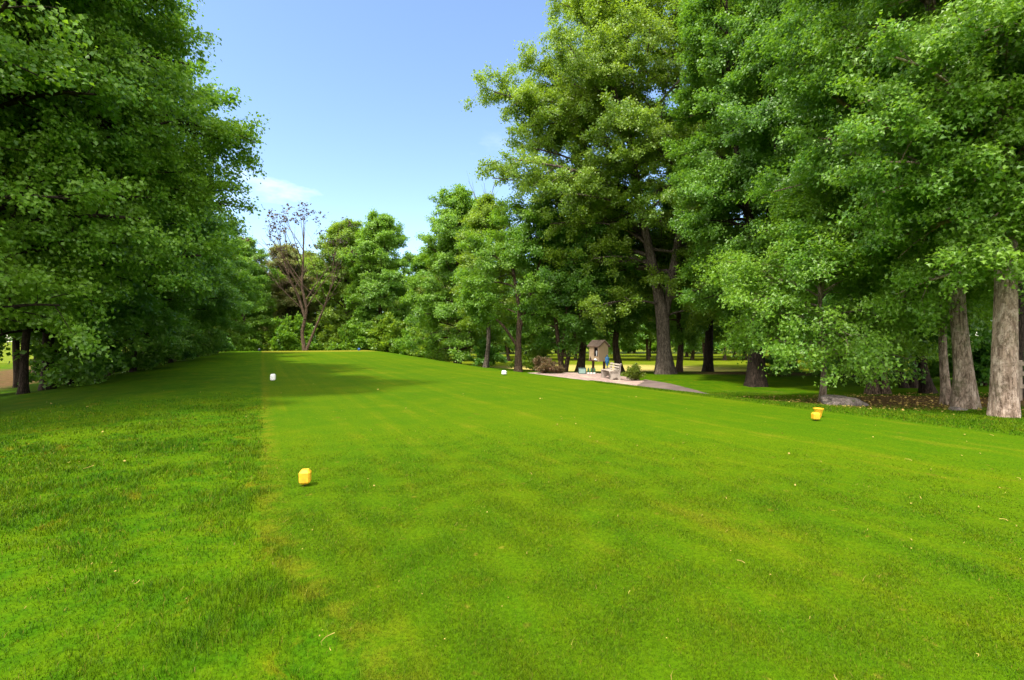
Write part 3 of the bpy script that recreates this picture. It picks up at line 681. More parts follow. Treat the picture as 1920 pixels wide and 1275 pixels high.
# right side --------------------------------------------------------------------
R1 = make_tree(42, [[(0, 0, 0, .36), (0, 0, 1.5, .31), (.1, 0, 3.5, .28), (.2, .1, 5.4, .22), (-.5, .2, 9, .15), (-1.1, .3, 13, .10), (-1.2, .4, 20, .02)], [(.15, .05, 4.6, .2), (.8, 0, 7, .16), (1.7, -.3, 11, .10), (2.0, -.3, 18, .02)], [(.1, 0, 5.0, .16), (.2, -.9, 8, .12), (.3, -1.4, 12, .07), (.2, -1.5, 17, .02)]], (1.3, .2, 11.8, 4.7, 5.2, 10.6), 126, 2.4, 280000, .122, LEAF_K, (-12, 64), 1.5, 2.5, .18)
R9 = make_tree(53, [straight(20, .30, (.3, .3), .2, 53)], (.2, 0, 12.6, 5.4, 5.4, 9.0), 60, 4.6, 66000, .18, LEAF_K, (-6, 64), 1.4, 2.3, .14)
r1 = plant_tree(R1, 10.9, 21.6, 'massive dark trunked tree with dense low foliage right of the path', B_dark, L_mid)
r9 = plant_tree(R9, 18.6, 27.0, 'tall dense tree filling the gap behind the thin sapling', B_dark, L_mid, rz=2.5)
copy_tree(r9, 15.6, 38.5, 'tall tree rising between the oak and the massive dark trunk', 4.1, 1.1, leafm=L_dark)
copy_tree(r9, 25.0, 22.0, 'tall dark tree far back on the right behind the pale trunks', 1.2, 1.0, leafm=L_dark)
R3 = make_tree(43, [[(0, 0, 0, .225), (.0, 0, 1, .20), (.02, 0, 2.4, .185), (.10, .1, 4.5, .17), (.05, .2, 8, .14), (-.1, .3, 13, .10), (0, .3, 17, .02)]], (-.3, .2, 9.6, 3.6, 3.6, 7.6), 70, 2.6, 165000, .092, LEAF_M, (-14, 60), 1.7, 2.8, .2, K=26, flare=.17,
               extra=[((.02, 0, 3.0), (-.5, -.5, 3.7), (-1.0, -1.0, 3.25), .03), ((.02, 0, 3.6), (-.5, -.5, 4.4), (-1.1, -.9, 4.0), .035), ((.05, 0, 4.4), (-.6, -.5, 5.2), (-1.2, -1.1, 4.8), .035), ((.05, 0, 5.2), (-.6, -.6, 6.2), (-1.3, -1.2, 5.9), .035), ((.05, 0, 6.2), (-.6, -.6, 7.2), (-1.3, -1.3, 6.9), .035), ((.02, 0, 4.0), (-.2, -.5, 4.7), (-.5, -1.3, 4.3), .03), ((.02, 0, 4.0), (-.6, -.1, 4.8), (-1.5, -.6, 4.4), .03), ((.05, 0, 4.0), (.2, -1.2, 4.6), (-.1, -2.4, 3.8), .05), ((.05, 0, 3.4), (.5, -.9, 3.9), (.8, -1.9, 3.2), .04), ((.05, 0, 5.2), (-.3, -1.2, 6.0), (-.8, -2.6, 5.4), .05), ((.05, 0, 6.2), (.4, -1.4, 7.0), (.5, -2.9, 6.4), .05), ((.05, 0, 7.2), (-.6, -1.3, 8.2), (-1.2, -2.8, 7.6), .05), ((.05, .1, 4.4), (-1.2, -.2, 5.4), (-2.9, -.4, 5.2), .06), ((.05, .1, 5.4), (-1.3, -.5, 6.9), (-3.0, -.9, 7.0), .06)])
plant_tree(R3, 10.25, 10.05, 'tree with the thickest pale patchy trunk at the right edge', B_pale, L_bright, name='pale_trunk_tree')
R2 = make_tree(44, [[(0, 0, 0, .25), (-.02, 0, .9, .18), (-.16, 0, 2.4, .155), (-.18, 0, 3.4, .145), (.15, .1, 5.2, .14), (.15, .2, 7, .13), (-.5, .2, 9.2, .12), (-1.1, .2, 12, .06), (-1.4, .2, 15, .02)]], (-.4, .3, 8.6, 3.4, 3.6, 6.4), 60, 3.7, 120000, .098, LEAF_M, (-8, 60), 1.6, 2.6, .18, K=24, flare=.18,
               extra=[((.25, .1, 5.0), (-1.6, .3, 6.9), (-3.2, .5, 8.0), .10), ((.25, .1, 4.6), (-1.4, .6, 6.0), (-2.8, .8, 6.9), .09)])
plant_tree(R2, 10.85, 11.6, 'tree with a curving mossy trunk just left of the pale patchy trunk', B_mossy, L_mid, name='mossy_trunk_tree')
R4 = make_tree(45, [straight(5.6, .085, (-.1, 0), .05, 45)], (0, -.1, 2.9, 2.75, 2.5, 2.4), 46, 1.3, 34000, .095, LEAF_M, (2, 50), 2.4, 3.0, .26, .3, flare=.3)
plant_tree(R4, 9.05, 14.1, 'thin sapling with layered bright foliage standing beside the rock', B_mossy, L_bright, name='sapling_tree')
R5 = make_tree(46, [[(0, 0, 0, .17), (.05, 0, 1.2, .11), (.1, 0, 3, .07), (.0, 0, 5.2, .02)], [(.42, 0, 0, .17), (.36, 0, .9, .10), (.5, 0, 2.6, .06), (.7, 0, 4.8, .02)]], (.2, 0, 3.5, 2.3, 2.2, 2.4), 28, 1.4, 16000, .13, LEAF_M, (-18, 50), 1.9, 2.6, .2)
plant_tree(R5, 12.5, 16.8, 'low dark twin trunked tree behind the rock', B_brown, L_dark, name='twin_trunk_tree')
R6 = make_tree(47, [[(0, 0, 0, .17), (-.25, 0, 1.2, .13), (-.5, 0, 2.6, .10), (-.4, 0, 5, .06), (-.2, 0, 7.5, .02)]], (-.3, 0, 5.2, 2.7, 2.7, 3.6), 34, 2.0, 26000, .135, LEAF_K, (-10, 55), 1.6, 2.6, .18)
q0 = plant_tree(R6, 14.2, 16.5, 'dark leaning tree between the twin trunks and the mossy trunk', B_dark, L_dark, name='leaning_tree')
R6b = make_tree(48, [[(0, 0, 0, .12), (-.3, 0, 1.4, .10), (-.7, 0, 3, .07), (-.8, 0, 6, .02)], [(.35, 0, 0, .12), (.3, 0, 1.8, .10), (.2, 0, 4, .06), (.2, 0, 7, .02)], [(.55, 0, 0, .12), (.85, 0, 1.8, .09), (1.1, 0, 4, .06), (1.4, 0, 7, .02)]],
                (.2, 0, 5.0, 2.8, 2.6, 3.6), 36, 2.0, 26000, .14, LEAF_K, (-10, 55), 1.6, 2.4, .18)
plant_tree(R6b, 15.6, 19.2, 'clump of three dark stems behind the leaning tree', B_dark, L_dark, name='multi_stemmed_tree')
R8 = make_tree(49, [straight(8.5, .095, (-.2, .1), .05, 49)], (-.1, 0, 5.0, 2.2, 2.2, 4.0), 30, 3.2, 18000, .11, LEAF_M, (-6, 55), 1.7, 2.6, .2)
plant_tree(R8, 11.25, 12.5, 'thin leafy tree touching the left side of the mossy trunk', B_mossy, L_mid, name='slender_tree')
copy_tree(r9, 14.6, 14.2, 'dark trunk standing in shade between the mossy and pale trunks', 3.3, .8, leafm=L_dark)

# background woods -----------------------------------------------------------------
bgA = make_tree(51, [straight(14, .24, (.3, 0), .2, 51)], (.2, 0, 8.0, 4.6, 4.6, 7.0), 50, 1.6, 34000, .26, LEAF_K, (0, 66), 1.3, 1.9, .1, twig_len=.95, K=12)
bgB = make_tree(52, [straight(15, .22, (-.4, 0), .25, 52)], (-.2, 0, 9.2, 4.2, 4.2, 6.4), 46, 3.0, 30000, .26, LEAF_K, (0, 66), 1.3, 1.9, .1, twig_len=.95, K=12)
g = np.random.default_rng(99)
rows = []
for x in np.arange(-7, 58, 5.2): rows.append((x, 66 + .06 * abs(x), 'leafy tree in the row of woods across the far putting green', 'woods beyond the far putting green'))
for x in np.arange(-3, 60, 6.5): rows.append((x, 80, 'leafy tree in the row of woods across the far putting green', 'woods beyond the far putting green'))
for x in (19, 24, 30, 37, 44): rows.append((x, 46 + .3 * (x - 19), 'leafy tree in the shady wood right of the far putting green', 'woods right of the far putting green'))
for x, y in ((22, 33), (27, 26.0), (29, 34), (36, 30), (31, 25), (24, 28.5)): rows.append((x, y, 'leafy tree deep in the wood behind the twin trunked tree', 'wood behind the twin trunked tree'))
for x, y in ((26, 18.5), (31, 22.5), (33, 15), (38, 20), (42, 27), (46, 15), (52, 24), (40, 9), (62, 33)): rows.append((x, y, 'leafy tree in the wood behind the rail fence at the right', 'wood behind the rail fence'))
for x in np.arange(-75, 75, 6.0): rows.append((x, 104 + .05 * x, 'leafy tree in the farthest line of woods', 'farthest line of woods'))
for x in np.arange(-48, -8, 5.5): rows.append((x, 78 + .1 * x, 'leafy tree closing the view beyond the tee crest', 'woods beyond the tee crest'))
for x, y in ((-36, 54), (-41, 47), (-46, 40), (-50, 33), (-52, 60), (-44, 66), (-38, 62)): rows.append((x, y, 'leafy tree in the background wood left of the tee', 'background wood left of the tee'))
src = {}
for i, (x, y, lb, gp) in enumerate(rows):
    x += g.normal(0, .8); y += g.normal(0, 1.5); k = i % 2; a = g.uniform(0, 6.28); s = g.uniform(.8, 1.12)
    if 'behind the twin' in gp or 'right of the' in gp: k = 1
    lm = [L_mid, L_bright, L_yellow, L_mid, L_olive][int(g.integers(0, 5))]
    if k not in src: src[k] = plant_tree([bgA, bgB][k], x, y, lb, B_brown, lm, rz=a, sc=s, group=gp)
    else: copy_tree(src[k], x, y, lb, a, s, gp, lm)

# ------------------------------------------------------------------ shrubs
def make_shrub(seed, rx, rz, leaves, size, shape=LEAF_K, nst=16, el=(8, 80)):
    rng = np.random.default_rng(seed)
    A, B, C, L = [], [], [], []
    for i in range(nst):
        az = i * 2.4 + rng.normal(0, .3); e = R(rng.uniform(*el)); d = np.array([math.cos(az) * math.cos(e), math.sin(az) * math.cos(e), 0]) * rx * rng.uniform(.75, 1.1)
        d[2] = rz * (.15 + .85 * math.sin(e)) * rng.uniform(.8, 1.08)
        a = np.array([rng.normal(0, rx * .08), rng.normal(0, rx * .08), 0]); A.append(a); C.append(a + d); B.append(a + d * .5 + np.array([0, 0, rz * .12])); L.append(np.linalg.norm(d))
    st = dict(A=np.array(A), B=np.array(B), C=np.array(C), L=np.array(L), r0=np.full(nst, .014), r1=np.full(nst, .005), tone=.5 + rng.normal(0, .12, nst))
    tw = sprout(rng, st, 14 / rx * .5, .2, 1, lambda L, u, g, n: rx * .34 * g.uniform(.5, 1.2, n), R(25), R(75), .7, .15, .05, .5, 5)
    v1, q1 = tubes(st['A'], st['B'], st['C'], st['r0'], st['r1'], 5, 5); v2, q2 = tubes(tw['A'], tw['B'], tw['C'], tw['r0'], tw['r1'], 2, 3)
    lv, lf, lt = leaves_on(rng, tw, leaves, size, shape, spread=.03 + rx * .04, hang=.0)
    return np_mesh('stems', np.concatenate([v1, v2]), quads=np.concatenate([q1, q2 + len(v1)]), smooth=True), np_mesh('foliage', lv, tris=lf, tone=lt)
def plant_shrub(ms, x, y, label, leafm, group=None, rz=0, sc=1.0, name='shrub', cat='shrub'):
    t = thing(name, label, cat, (x, y, H(x, y) - .03), rz, group); t.scale = (sc,) * 3
    for nm, me, mt in zip(('stems', 'foliage'), ms, (B_brown, leafm)): link(nm, me, mt, t)
    return t
def copy_shrub(src, x, y, label, rz, sc, group=None, leafm=None):
    t = src.copy(); COL.objects.link(t); t.location = (x, y, H(x, y) - .03); t.rotation_euler = (0, 0, rz); t.scale = (sc, sc, sc); t['label'] = label
    if group: t['group'] = group
    for ch in src.children:
        c = ch.copy(); COL.objects.link(c); c.parent = t
        if leafm and ch.name.startswith('foliage'): c.material_slots[0].link = 'OBJECT'; c.material_slots[0].material = leafm
    return t
sh = make_shrub(61, .52, .72, 5200, .06)
plant_shrub(sh, 6.15, 24.3, 'round yellow green shrub beside the white bench', L_olive)
sh2 = make_shrub(62, 1.0, .95, 7000, .07)
p0 = plant_shrub(sh2, 1.95, 29.8, 'dull reddish brown shrub at the left end of the gravel', L_plum)
copy_shrub(p0, 2.75, 29.2, 'low reddish shrub in front of the multi stemmed tree', 2.0, .52)
wild = make_shrub(63, 1.3, 1.9, 9000, .12, LEAF_K, 18)
w0 = plant_shrub(wild, 1.5, 33.6, 'tall yellowish wild bush behind the forked tree', L_yellow)
copy_shrub(w0, -2.4, 47.0, 'dark green bush beneath the broad pointed tree', 1.0, 1.3, leafm=L_dark)
und = [(-18.9, 17.0), (-18.6, 20.2), (-19.2, 22.4), (-19.8, 24.4), (-20.6, 26.6), (-21.2, 28.6), (-22.0, 30.8), (-22.7, 33.2), (-23.6, 35.6), (-24.4, 38.2), (-25.4, 41.2), (-26.6, 44.4), (-27.9, 48.0)]
for i, (x, y) in enumerate(und):
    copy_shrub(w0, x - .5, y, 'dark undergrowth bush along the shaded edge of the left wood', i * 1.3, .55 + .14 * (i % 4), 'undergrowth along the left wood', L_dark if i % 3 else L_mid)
for i, (x, y) in enumerate([(-33, 60), (-30, 62.5), (-27.5, 61.5), (-22.0, 62), (-19.5, 60.8), (-15, 60.5), (-12.4, 58.5), (-10, 56.0)]):
    copy_shrub(w0, x, y, 'green bush growing behind the crest of the tee', i * 1.7, 1.7 + .4 * (i % 3), 'bushes behind the tee crest', L_yellow if i % 2 else L_bright)
for i, x in enumerate(np.arange(-66, 78, 6.0)):
    copy_shrub(w0, x, 99 + 3 * math.sin(i * 2.1), 'far bush closing the view under the farthest woods', i * 1.9, 2.3 + .5 * (i % 3), 'bushes under the farthest woods', [L_mid, L_bright, L_dark][i % 3])
for i, (x, y) in enumerate([(17.5, 26.5), (15.2, 27.3), (21.5, 24.0), (19.6, 20.0), (23.5, 22.0)]):
    copy_shrub(w0, x, y, 'green bush in the shade behind the thin sapling', i * 1.1, .6 + .15 * (i % 3) + .5 * (i > 2), 'bushes behind the sapling', L_dark if i % 2 else L_mid)

# ------------------------------------------------------------------ tee markers
M_yel = simple('yellow_paint', (.62, .35, .010), .6, .2, 26, .12, (.50, .27, .012))
M_white = simple('white_paint', (.82, .82, .80), .5, .05, 14, .06)
M_blue = simple('blue_paint', (.03, .10, .33), .45, .1, 14, .06)
M_navy = simple('navy_paint', (.012, .02, .05), .45, .1, 14, .06)
M_steel = simple('dark_steel', (.06, .05, .045), .5, .1, 20, .1, metal=.6)
def tee_marker(label, x, y, w, h, rz, mat, tilt=0, gap=.025, group='tee markers on the lawn', seam=True):
    t = thing('tee_marker', label, 'tee marker', (x, y, H(x, y)), rz, group); t.rotation_euler = (tilt, 0, rz)
    bm = bmesh.new()
    c = w * .16; a = w / 2
    def ring(hw, ch, z): return [(-hw + ch, -hw, z), (hw - ch, -hw, z), (hw, -hw + ch, z), (hw, hw - ch, z), (hw - ch, hw, z), (-hw + ch, hw, z), (-hw, hw - ch, z), (-hw, -hw + ch, z)]
    levels = [ring(a * .66, c * .5, gap), ring(a * .97, c, gap + h * .14), ring(a * .985, c, gap + h * .455), ring(a * .955, c, gap + h * .465), ring(a * .985, c, gap + h * .475), ring(a, c, gap + h * .80), ring(a * .60, c * .5, gap + h)]
    vr = [[bm.verts.new(v) for v in r] for r in levels]
    for r1_, r2_ in zip(vr[:-1], vr[1:]):
        for k in range(8): bm.faces.new((r1_[k], r1_[(k + 1) % 8], r2_[(k + 1) % 8], r2_[k]))
    bm.faces.new(vr[0][::-1]); bm.faces.new(vr[-1])
    e = [e for e in bm.edges if abs(e.calc_face_angle(0)) > .3]
    bmesh.ops.bevel(bm, geom=e, offset=w * .018, segments=2, affect='EDGES')
    bm_part('body', bm, mat, t)
    bm = bmesh.new(); add_cyl(bm, (0, 0, gap / 2 - .02), .004, .007, gap + .05, 10); bm_part('spike', bm, M_steel, t)
    return t
tee_marker('near yellow tee marker standing left of centre on the lawn', -2.13, 4.98, .112, .143, R(14), M_yel)
tee_marker('yellow tee marker at the right with a flared tub behind it', 5.64, 8.98, .125, .132, R(-2), M_yel)
tee_marker('white tee marker standing upright near the left edge of the tee', -8.75, 17.7, .165, .235, R(8), M_white)
t = tee_marker('squat greyish white tee marker leaning on the right side of the tee', -.34, 20.6, .19, .175, R(-25), M_white, R(-9))
tee_marker('tiny dark navy tee marker on the far crest of the tee', -25.9, 49.6, .20, .24, R(5), M_navy)
tee_marker('tiny bright blue tee marker on the far crest of the tee', -16.3, 51.5, .26, .26, R(20), M_blue)
tub = thing('flared_tub', 'yellow flared tub standing just behind the right yellow marker', 'tub', (5.97, 9.42, H(5.97, 9.42))); tub.scale = (.78, .78, .80)
bm = bmesh.new(); add_lathe(bm, [(.060, 0), (.072, .06), (.085, .12), (.108, .185), (.112, .20), (.104, .20), (.098, .185), (.07, .06), (.05, .02)], 24); bm_part('body', bm, M_yel, tub)
bm = bmesh.new(); add_lathe(bm, [(.113, .196), (.119, .20), (.119, .214), (.107, .216), (.105, .198)], 24); bm_part('rim', bm, M_yel, tub)

# ------------------------------------------------------------------ rock
def rock(name, label, x, y, s, seed, mat, rz=0):
    g = np.random.default_rng(seed)
    bm = bmesh.new(); bmesh.ops.create_icosphere(bm, subdivisions=5, radius=1)
    ph = g.uniform(0, 6.28, (10, 3)); fr = g.normal(0, 1, (10, 3)) * np.array([2.0] * 4 + [5.0] * 6)[:, None]
    for v in bm.verts:
        c = np.array(v.co); d = 0
        for k in range(10): d += (.10 if k < 4 else .04) * math.sin(fr[k] @ c + ph[k, 0])
        ridge = abs(math.sin(2.3 * c[0] + 1.2 * c[1] + ph[0, 1])) ** .5 * .08
        f = 1 + d - ridge
        z = c[2] * f
        v.co = (c[0] * f * s[0], c[1] * f * s[1], (min(z, .62 + .1 * math.sin(4 * c[0] + 3 * c[1]))) * s[2])
    o = bm_part(name, bm, mat, None, True); o.location = (x, y, H(x, y) + s[2] * .22); o.rotation_euler = (0, 0, rz)
    return tag(o, label, 'rock')
def rock_mat():
    k = NT('mossy_granite'); co = k.n('ShaderNodeTexCoord').outputs['Object']
    c = k.mix(k.step(k.noise(co, 4, 6, .65), .35, .65), (.075, .058, .052), (.18, .145, .135))
    c = k.mix(k.math('MULTIPLY', k.step(k.noise(co, 40, 3), .52, .7), .5), c, (.45, .38, .36))
    c = k.mix(k.math('MULTIPLY', k.step(k.noise(co, 6.5, 5, .7, 1.0), .52, .66), .85), c, (.055, .065, .018))
    b = k.n('ShaderNodeBump', {'Height': k.noise(co, 14, 7, .7), 'Strength': .9, 'Distance': .05})
    return k.finish(k.n('ShaderNodeBsdfPrincipled', {'Base Color': c, 'Roughness': .9, 'Normal': b.outputs[0]}).outputs[0])
M_rock = rock_mat()
rock('rock', 'flat mossy grey rock half sunk at the foot of the sapling', 8.75, 12.9, (.58, .42, .25), 4, M_rock, R(-14))
rock('rock', 'small pale flat stone at the foot of the mossy trunk', 10.35, 11.25, (.24, .14, .07), 9, M_rock, R(20))

# ------------------------------------------------------------------ bench
M_bench = simple('weathered_offwhite', (.38, .33, .29), .6, .12, 5, .12, (.28, .24, .21))
M_slat = simple('pale_painted_slat', (.43, .37, .32), .6, .1, 6, .1, (.33, .28, .24))
bx, by = 5.2, 25.5
bench = thing('park_bench', 'off white slatted bench with curved ends on the gravel', 'bench', (bx, by, H(bx, by) + .035), R(-84))
prof = [(-.30, 0), (-.255, .07), (-.225, .17), (-.225, .27), (-.255, .34), (-.31, .385), (-.315, .425), (-.285, .44), (.10, .415), (.165, .44), (.215, .60), (.255, .78), (.29, .835), (.34, .845), (.365, .81),
        (.335, .785), (.31, .70), (.275, .50), (.245, .36), (.245, .24), (.27, .10), (.31, 0), (.17, 0), (.14, .08), (.07, .13), (-.05, .13), (-.12, .08), (-.15, 0)]
for xs in (-.72, .72):
    bm = bmesh.new(); add_prism(bm, prof, xs - .04, xs + .04)
    e = [e for e in bm.edges if len(e.link_faces) == 2 and abs(e.calc_face_angle(0)) > 1.2]
    bmesh.ops.bevel(bm, geom=e, offset=.006, segments=1, affect='EDGES')
    o = bm_part('bench_end', bm, M_bench, bench)
    bm = bmesh.new(); add_cyl(bm, (xs, .315, .815), .016, .016, .096, 12, Matrix.Rotation(R(90), 3, 'Y')); bm_part('bolt', bm, M_steel, o)
for yy in (-.21, -.07, .07):
    bm = bmesh.new(); add_box(bm, (0, yy, .455), (1.62, .125, .035), None, .006); bm_part('seat_slat', bm, M_slat, bench)
for zz, yy in ((.53, .165), (.655, .195), (.78, .235)):
    bm = bmesh.new(); add_box(bm, (0, yy, zz), (1.62, .035, .078), Matrix.Rotation(R(-14), 3, 'X'), .006); bm_part('back_slat', bm, M_slat, bench)

# ------------------------------------------------------------------ kiosk
def siding_mat():
    k = NT('tan_board_siding'); co = k.n('ShaderNodeTexCoord').outputs['Object']
    s = k.n('ShaderNodeSeparateXYZ'); k.t.links.new(co, s.inputs[0])
    w = k.math('PINGPONG', k.math('ADD', s.outputs[0], s.outputs[1]), .055)
    gr = k.step(w, .007, .001)
    grain = k.noise(k.mapping(co, (22, 22, 2.2)), 1.5, 5, .6)
    c = k.mix(k.step(grain, .3, .7), (.47, .34, .215), (.37, .262, .165))
    c = k.mix(k.math('MULTIPLY', gr, .6), c, (.19, .13, .085))
    b = k.n('ShaderNodeBump', {'Height': k.math('SUBTRACT', k.math('MULTIPLY', grain, .2), gr), 'Strength': .8, 'Distance': .008})
    return k.finish(k.n('ShaderNodeBsdfPrincipled', {'Base Color': c, 'Roughness': .8, 'Normal': b.outputs[0]}).outputs[0])
def shingle_mat():
    k = NT('brown_shingles'); co = k.n('ShaderNodeTexCoord').outputs['Object']
    br = k.n('ShaderNodeTexBrick', {'Vector': k.mapping(co, (1, 1.2, 1)), 'Color1': (.20, .135, .11), 'Color2': (.27, .19, .155), 'Mortar': (.09, .06, .05), 'Scale': 9.0, 'Mortar Size': .012})
    c = k.mix(k.math('MULTIPLY', k.noise(co, 40, 3), .5), br.outputs['Color'], (.17, .12, .10))
    b = k.n('ShaderNodeBump', {'Height': k.noise(co, 60, 3), 'Strength': .4, 'Distance': .005})
    return k.finish(k.n('ShaderNodeBsdfPrincipled', {'Base Color': c, 'Roughness': .9, 'Normal': b.outputs[0]}).outputs[0])
M_side, M_shingle = siding_mat(), shingle_mat()
M_post = simple('dark_red_brown_wood', (.085, .038, .025), .7, .2, 8, .2)
M_trim = simple('brown_trim', (.17, .11, .085), .7, .15, 8, .15)
M_in = simple('dark_interior', (.035, .024, .02), .8, .1, 8, .1)
M_paper = simple('pale_paper', (.75, .76, .78), .7, .06, 12, .05)
kx, ky = 5.25, 29.3
ks = thing('kiosk', 'small tan wooden kiosk with brown pitched roof on two posts', 'kiosk', (kx, ky, H(kx, ky) + .03), R(-55))
W, D_, Z0, Z1, ZR = .40, .40, .72, 1.68, 1.98
def kiosk_wall(name, pts, n, th=.03):        # flat panel thickened inwards
    bm = bmesh.new(); a = [bm.verts.new(p) for p in pts]; nv = Vector(n) * th
    b = [bm.verts.new(Vector(p) - nv) for p in pts]; k = len(pts)
    bm.faces.new(a); bm.faces.new(b[::-1])
    for i in range(k): bm.faces.new((a[i], b[i], b[(i + 1) % k], a[(i + 1) % k]))
    bmesh.ops.recalc_face_normals(bm, faces=bm.faces[:]); return bm_part(name, bm, M_side, ks)
for s in (-1, 1):
    kiosk_wall('side_wall', [(s * W, -D_ + .001, Z0), (s * W, D_ - .001, Z0), (s * W, D_ - .001, Z1), (s * W, 0, ZR - .06), (s * W, -D_ + .001, Z1)], (s, 0, 0))
kiosk_wall('back_wall', [(-W + .032, D_, Z0), (W - .032, D_, Z0), (W - .032, D_, Z1), (-W + .032, D_, Z1)], (0, 1, 0))
ox0, ox1, oz0, oz1 = .03, .33, 1.02, 1.56       # opening in the front wall
bm = bmesh.new()
for c, s in (((-.169, -D_ + .015, (Z0 + Z1) / 2), (.398, .03, Z1 - Z0)), ((.3495, -D_ + .015, (Z0 + Z1) / 2), (.039, .03, Z1 - Z0)), ((.18, -D_ + .015, (Z0 + oz0) / 2), (.30, .0298, oz0 - Z0)), ((.18, -D_ + .015, (Z1 + oz1) / 2), (.30, .0298, Z1 - oz1))):
    add_box(bm, c, s)
fw = bm_part('front_wall', bm, M_side, ks)
bm = bmesh.new()
for c, s in (((ox0, -D_ - .004, 1.29), (.03, .03, .60)), ((ox1, -D_ - .004, 1.29), (.03, .03, .60)), ((.18, -D_ - .004, oz1 + .015), (.27, .028, .03))): add_box(bm, c, s, None, .003)
bm_part('opening_frame', bm, M_trim, fw)
bm = bmesh.new(); add_box(bm, (0, 0, Z0 + .0155), (2 * W - .066, 2 * D_ - .066, .03)); bm_part('floor_board', bm, M_post, ks)
bm = bmesh.new(); add_box(bm, (0, -.1, 1.3), (.70, .02, 1.0)); bm_part('inner_panel', bm, M_in, ks)
bm = bmesh.new(); add_box(bm, (.18, -.27, 1.03), (.34, .22, .02)); bm_part('shelf', bm, M_trim, ks)
bm = bmesh.new()
for s in (-1, 1):
    ang = math.atan2(ZR - Z1, D_); ln = math.hypot(ZR - Z1, D_) + .10
    add_box(bm, (0, s * ln / 2 * math.cos(ang), ZR - ln / 2 * math.sin(ang) + .015), (2 * W + .24, ln - .004, .035), Matrix.Rotation(-s * ang, 3, 'X'), .004)
rf = bm_part('roof', bm, M_shingle, ks)
bm = bmesh.new()
for s in (-1, 1):
    for xs in (-1, 1): add_box(bm, (xs * (W + .09), s * ln / 2 * math.cos(ang), ZR - ln / 2 * math.sin(ang) - .03), (.025, ln - .02, .055), Matrix.Rotation(-s * ang, 3, 'X'))
    add_box(bm, (0, s * (ln - .02) * math.cos(ang), ZR - (ln - .02) * math.sin(ang) - .035), (2 * W + .15, .022, .06))
bm_part('fascia', bm, M_trim, rf)
for xs, ys in ((-.16, -.30), (.24, .22)):
    bm = bmesh.new(); add_box(bm, (xs, ys, Z0 / 2 - .05), (.11, .11, Z0 + .10), None, .006); bm_part('post', bm, M_post, ks)
bm = bmesh.new(); add_box(bm, (-.14, -D_ - .005, 1.615), (.30, .012, .035), None, .003); bm_part('sign_strip', bm, M_trim, ks)
bm = bmesh.new(); add_box(bm, (.02, -D_ - .10, .755), (.62, .19, .035), None, .004); add_box(bm, (.02, -D_ - .19, .79), (.62, .015, .05), None, .003); bm_part('ledge', bm, M_post, ks)
def on_kiosk(lx, ly, lz):
    return ks.location + Matrix.Rotation(R(-55), 3, 'Z') @ Vector((lx, ly, lz))
b = thing('bottle', 'dark bottle standing on the left end of the kiosk ledge', 'bottle', on_kiosk(-.20, -D_ - .09, .7725))
bm = bmesh.new(); add_lathe(bm, [(.042, 0), (.045, .02), (.045, .13), (.02, .18), (.017, .22)], 14); bm_part('body', bm, M_in, b)
bm = bmesh.new(); add_cyl(bm, (0, 0, .235), .020, .020, .03, 12); bm_part('cap', bm, M_steel, b)
c = thing('towel', 'crumpled white towel lying on the kiosk ledge', 'towel', on_kiosk(.22, -D_ - .08, .775), R(-55))
bm = bmesh.new(); bmesh.ops.create_icosphere(bm, subdivisions=3, radius=1)
for v in bm.verts:
    f = 1 + .18 * math.sin(5 * v.co.x + 2) * math.sin(6 * v.co.y) + .12 * math.sin(9 * v.co.z + 4 * v.co.x)
    v.co = (v.co.x * .11 * f, v.co.y * .07 * f, max(0, .05 + v.co.z * .07 * f))
bm_part('cloth', bm, M_paper, c, True)
for i, (lx, col) in enumerate(((.11, M_paper), (.24, M_paper))):
    cc = thing('paper_cup_stack', ['left stack of white cups inside the kiosk opening', 'right stack of white cups inside the kiosk opening'][i], 'cups', on_kiosk(lx, -.28, 1.04))
    bm = bmesh.new(); add_lathe(bm, [(.028, 0), (.037, .09)] + [q for k in range(6 - 2 * i) for q in ((.040, .09 + k * .045), (.036, .10 + k * .045))], 14); bm_part('cups', bm, col, cc)

# ball washer on its own green post, right of the kiosk
M_cooler = simple('blue_plastic', (.035, .16, .34), .4, .1, 10, .05, (.025, .11, .25))
M_gpost = simple('green_metal', (.03, .13, .045), .5, .15, 12, .1)
bwx, bwy = 5.62, 28.55
bw = thing('ball_washer', 'blue ball washer on a green post in front of the kiosk side', 'ball washer', (bwx, bwy, H(bwx, bwy)))
bm = bmesh.new(); add_lathe(bm, [(.05, .52), (.06, .58), (.075, .64), (.115, .72), (.125, .80), (.125, .94), (.11, .99), (.07, 1.02)], 20); bm_part('tank', bm, M_cooler, bw, False)
bm = bmesh.new(); add_lathe(bm, [(.128, .955), (.128, .99), (.11, 1.02), (.05, 1.045), (.03, 1.05), (.03, 1.10), (.05, 1.115), (.045, 1.15), (.015, 1.16)], 20); bm_part('lid', bm, M_cooler, bw)
bm = bmesh.new(); add_cyl(bm, (0, 0, .25), .035, .03, .60, 12); bm_part('post', bm, M_gpost, bw)

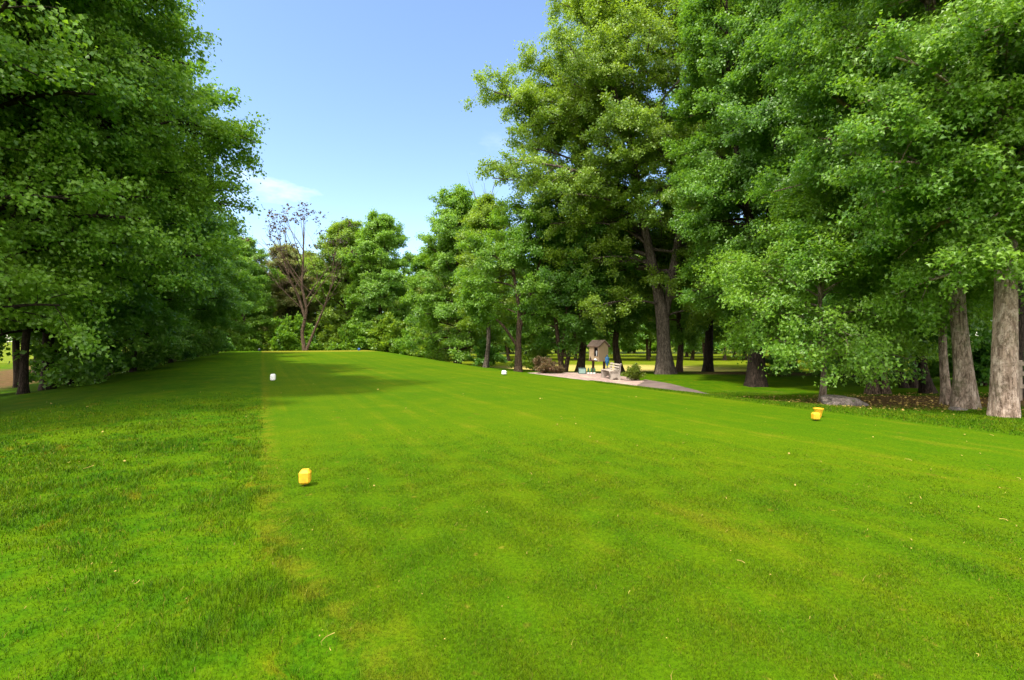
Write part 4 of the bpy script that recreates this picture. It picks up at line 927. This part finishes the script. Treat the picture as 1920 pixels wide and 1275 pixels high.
# framed box and divot bottles
M_frame = simple('dark_green_frame', (.025, .06, .06), .5, .1, 10, .08)
M_teal = simple('pale_teal_panel', (.22, .34, .31), .6, .1, 8, .05)
M_bottle = simple('green_plastic', (.03, .10, .045), .4, .1, 10, .05)
fx, fy = 4.15, 28.6
fb = thing('framed_box', 'low dark framed box with a pale teal front on the gravel', 'box', (fx, fy, H(fx, fy) + .03), R(-10))
bm = bmesh.new(); add_box(bm, (0, .12, .17), (.40, .22, .34), None, .008); bm_part('body', bm, M_frame, fb)
bm = bmesh.new()
for c, s in (((0, -.005, .352), (.46, .05, .045)), ((-.21, -.005, .18), (.045, .05, .30)), ((.21, -.005, .18), (.045, .05, .30)), ((0, -.005, .02), (.375, .05, .04))): add_box(bm, c, s, None, .004)
bm_part('frame', bm, M_frame, fb)
bm = bmesh.new(); add_box(bm, (0, -.002, .185), (.374, .02, .288)); bm_part('panel', bm, M_teal, fb)
for i, (dx, lb) in enumerate(((.38, 'left green seed bottle with white base beside the framed box'), (.55, 'middle green seed bottle with white base beside the framed box'), (.72, 'right green seed bottle with white base beside the kiosk post'))):
    x, y = fx + dx, fy + .05 - .05 * i
    b = thing('seed_bottle', lb, 'bottle', (x, y, H(x, y) + .035), group='seed bottles on the gravel')
    bm = bmesh.new(); add_lathe(bm, [(.062, .085), (.064, .10), (.06, .28), (.03, .34), (.025, .37)], 14); bm_part('bottle_body', bm, M_bottle, b)
    bm = bmesh.new(); add_lathe(bm, [(.066, 0), (.070, .01), (.068, .088), (.03, .09)], 14); bm_part('base', bm, M_white, b)

# rail fence behind the pale trunk
M_fence = simple('weathered_fence_wood', (.26, .20, .15), .8, .2, 7, .2)
fn = thing('rail_fence', 'weathered wooden rail fence behind the pale trunk at the right edge', 'fence', (15.0, 13.6, H(15.0, 13.6)), R(8))
for xx in (-.9, 1.1, 3.1):
    bm = bmesh.new(); add_box(bm, (xx, 0, .5), (.12, .12, 1.2), None, .01); bm_part('post', bm, M_fence, fn)
for zz in (.35, .70, .98):
    bm = bmesh.new(); add_box(bm, (1.1, -.085, zz), (4.4, .045, .11), Matrix.Rotation(R(.7), 3, 'Y'), .006); bm_part('rail', bm, M_fence, fn)
print('build seconds', _t.time() - T0, 'polys', sum(len(m.polygons) for m in bpy.data.meshes))
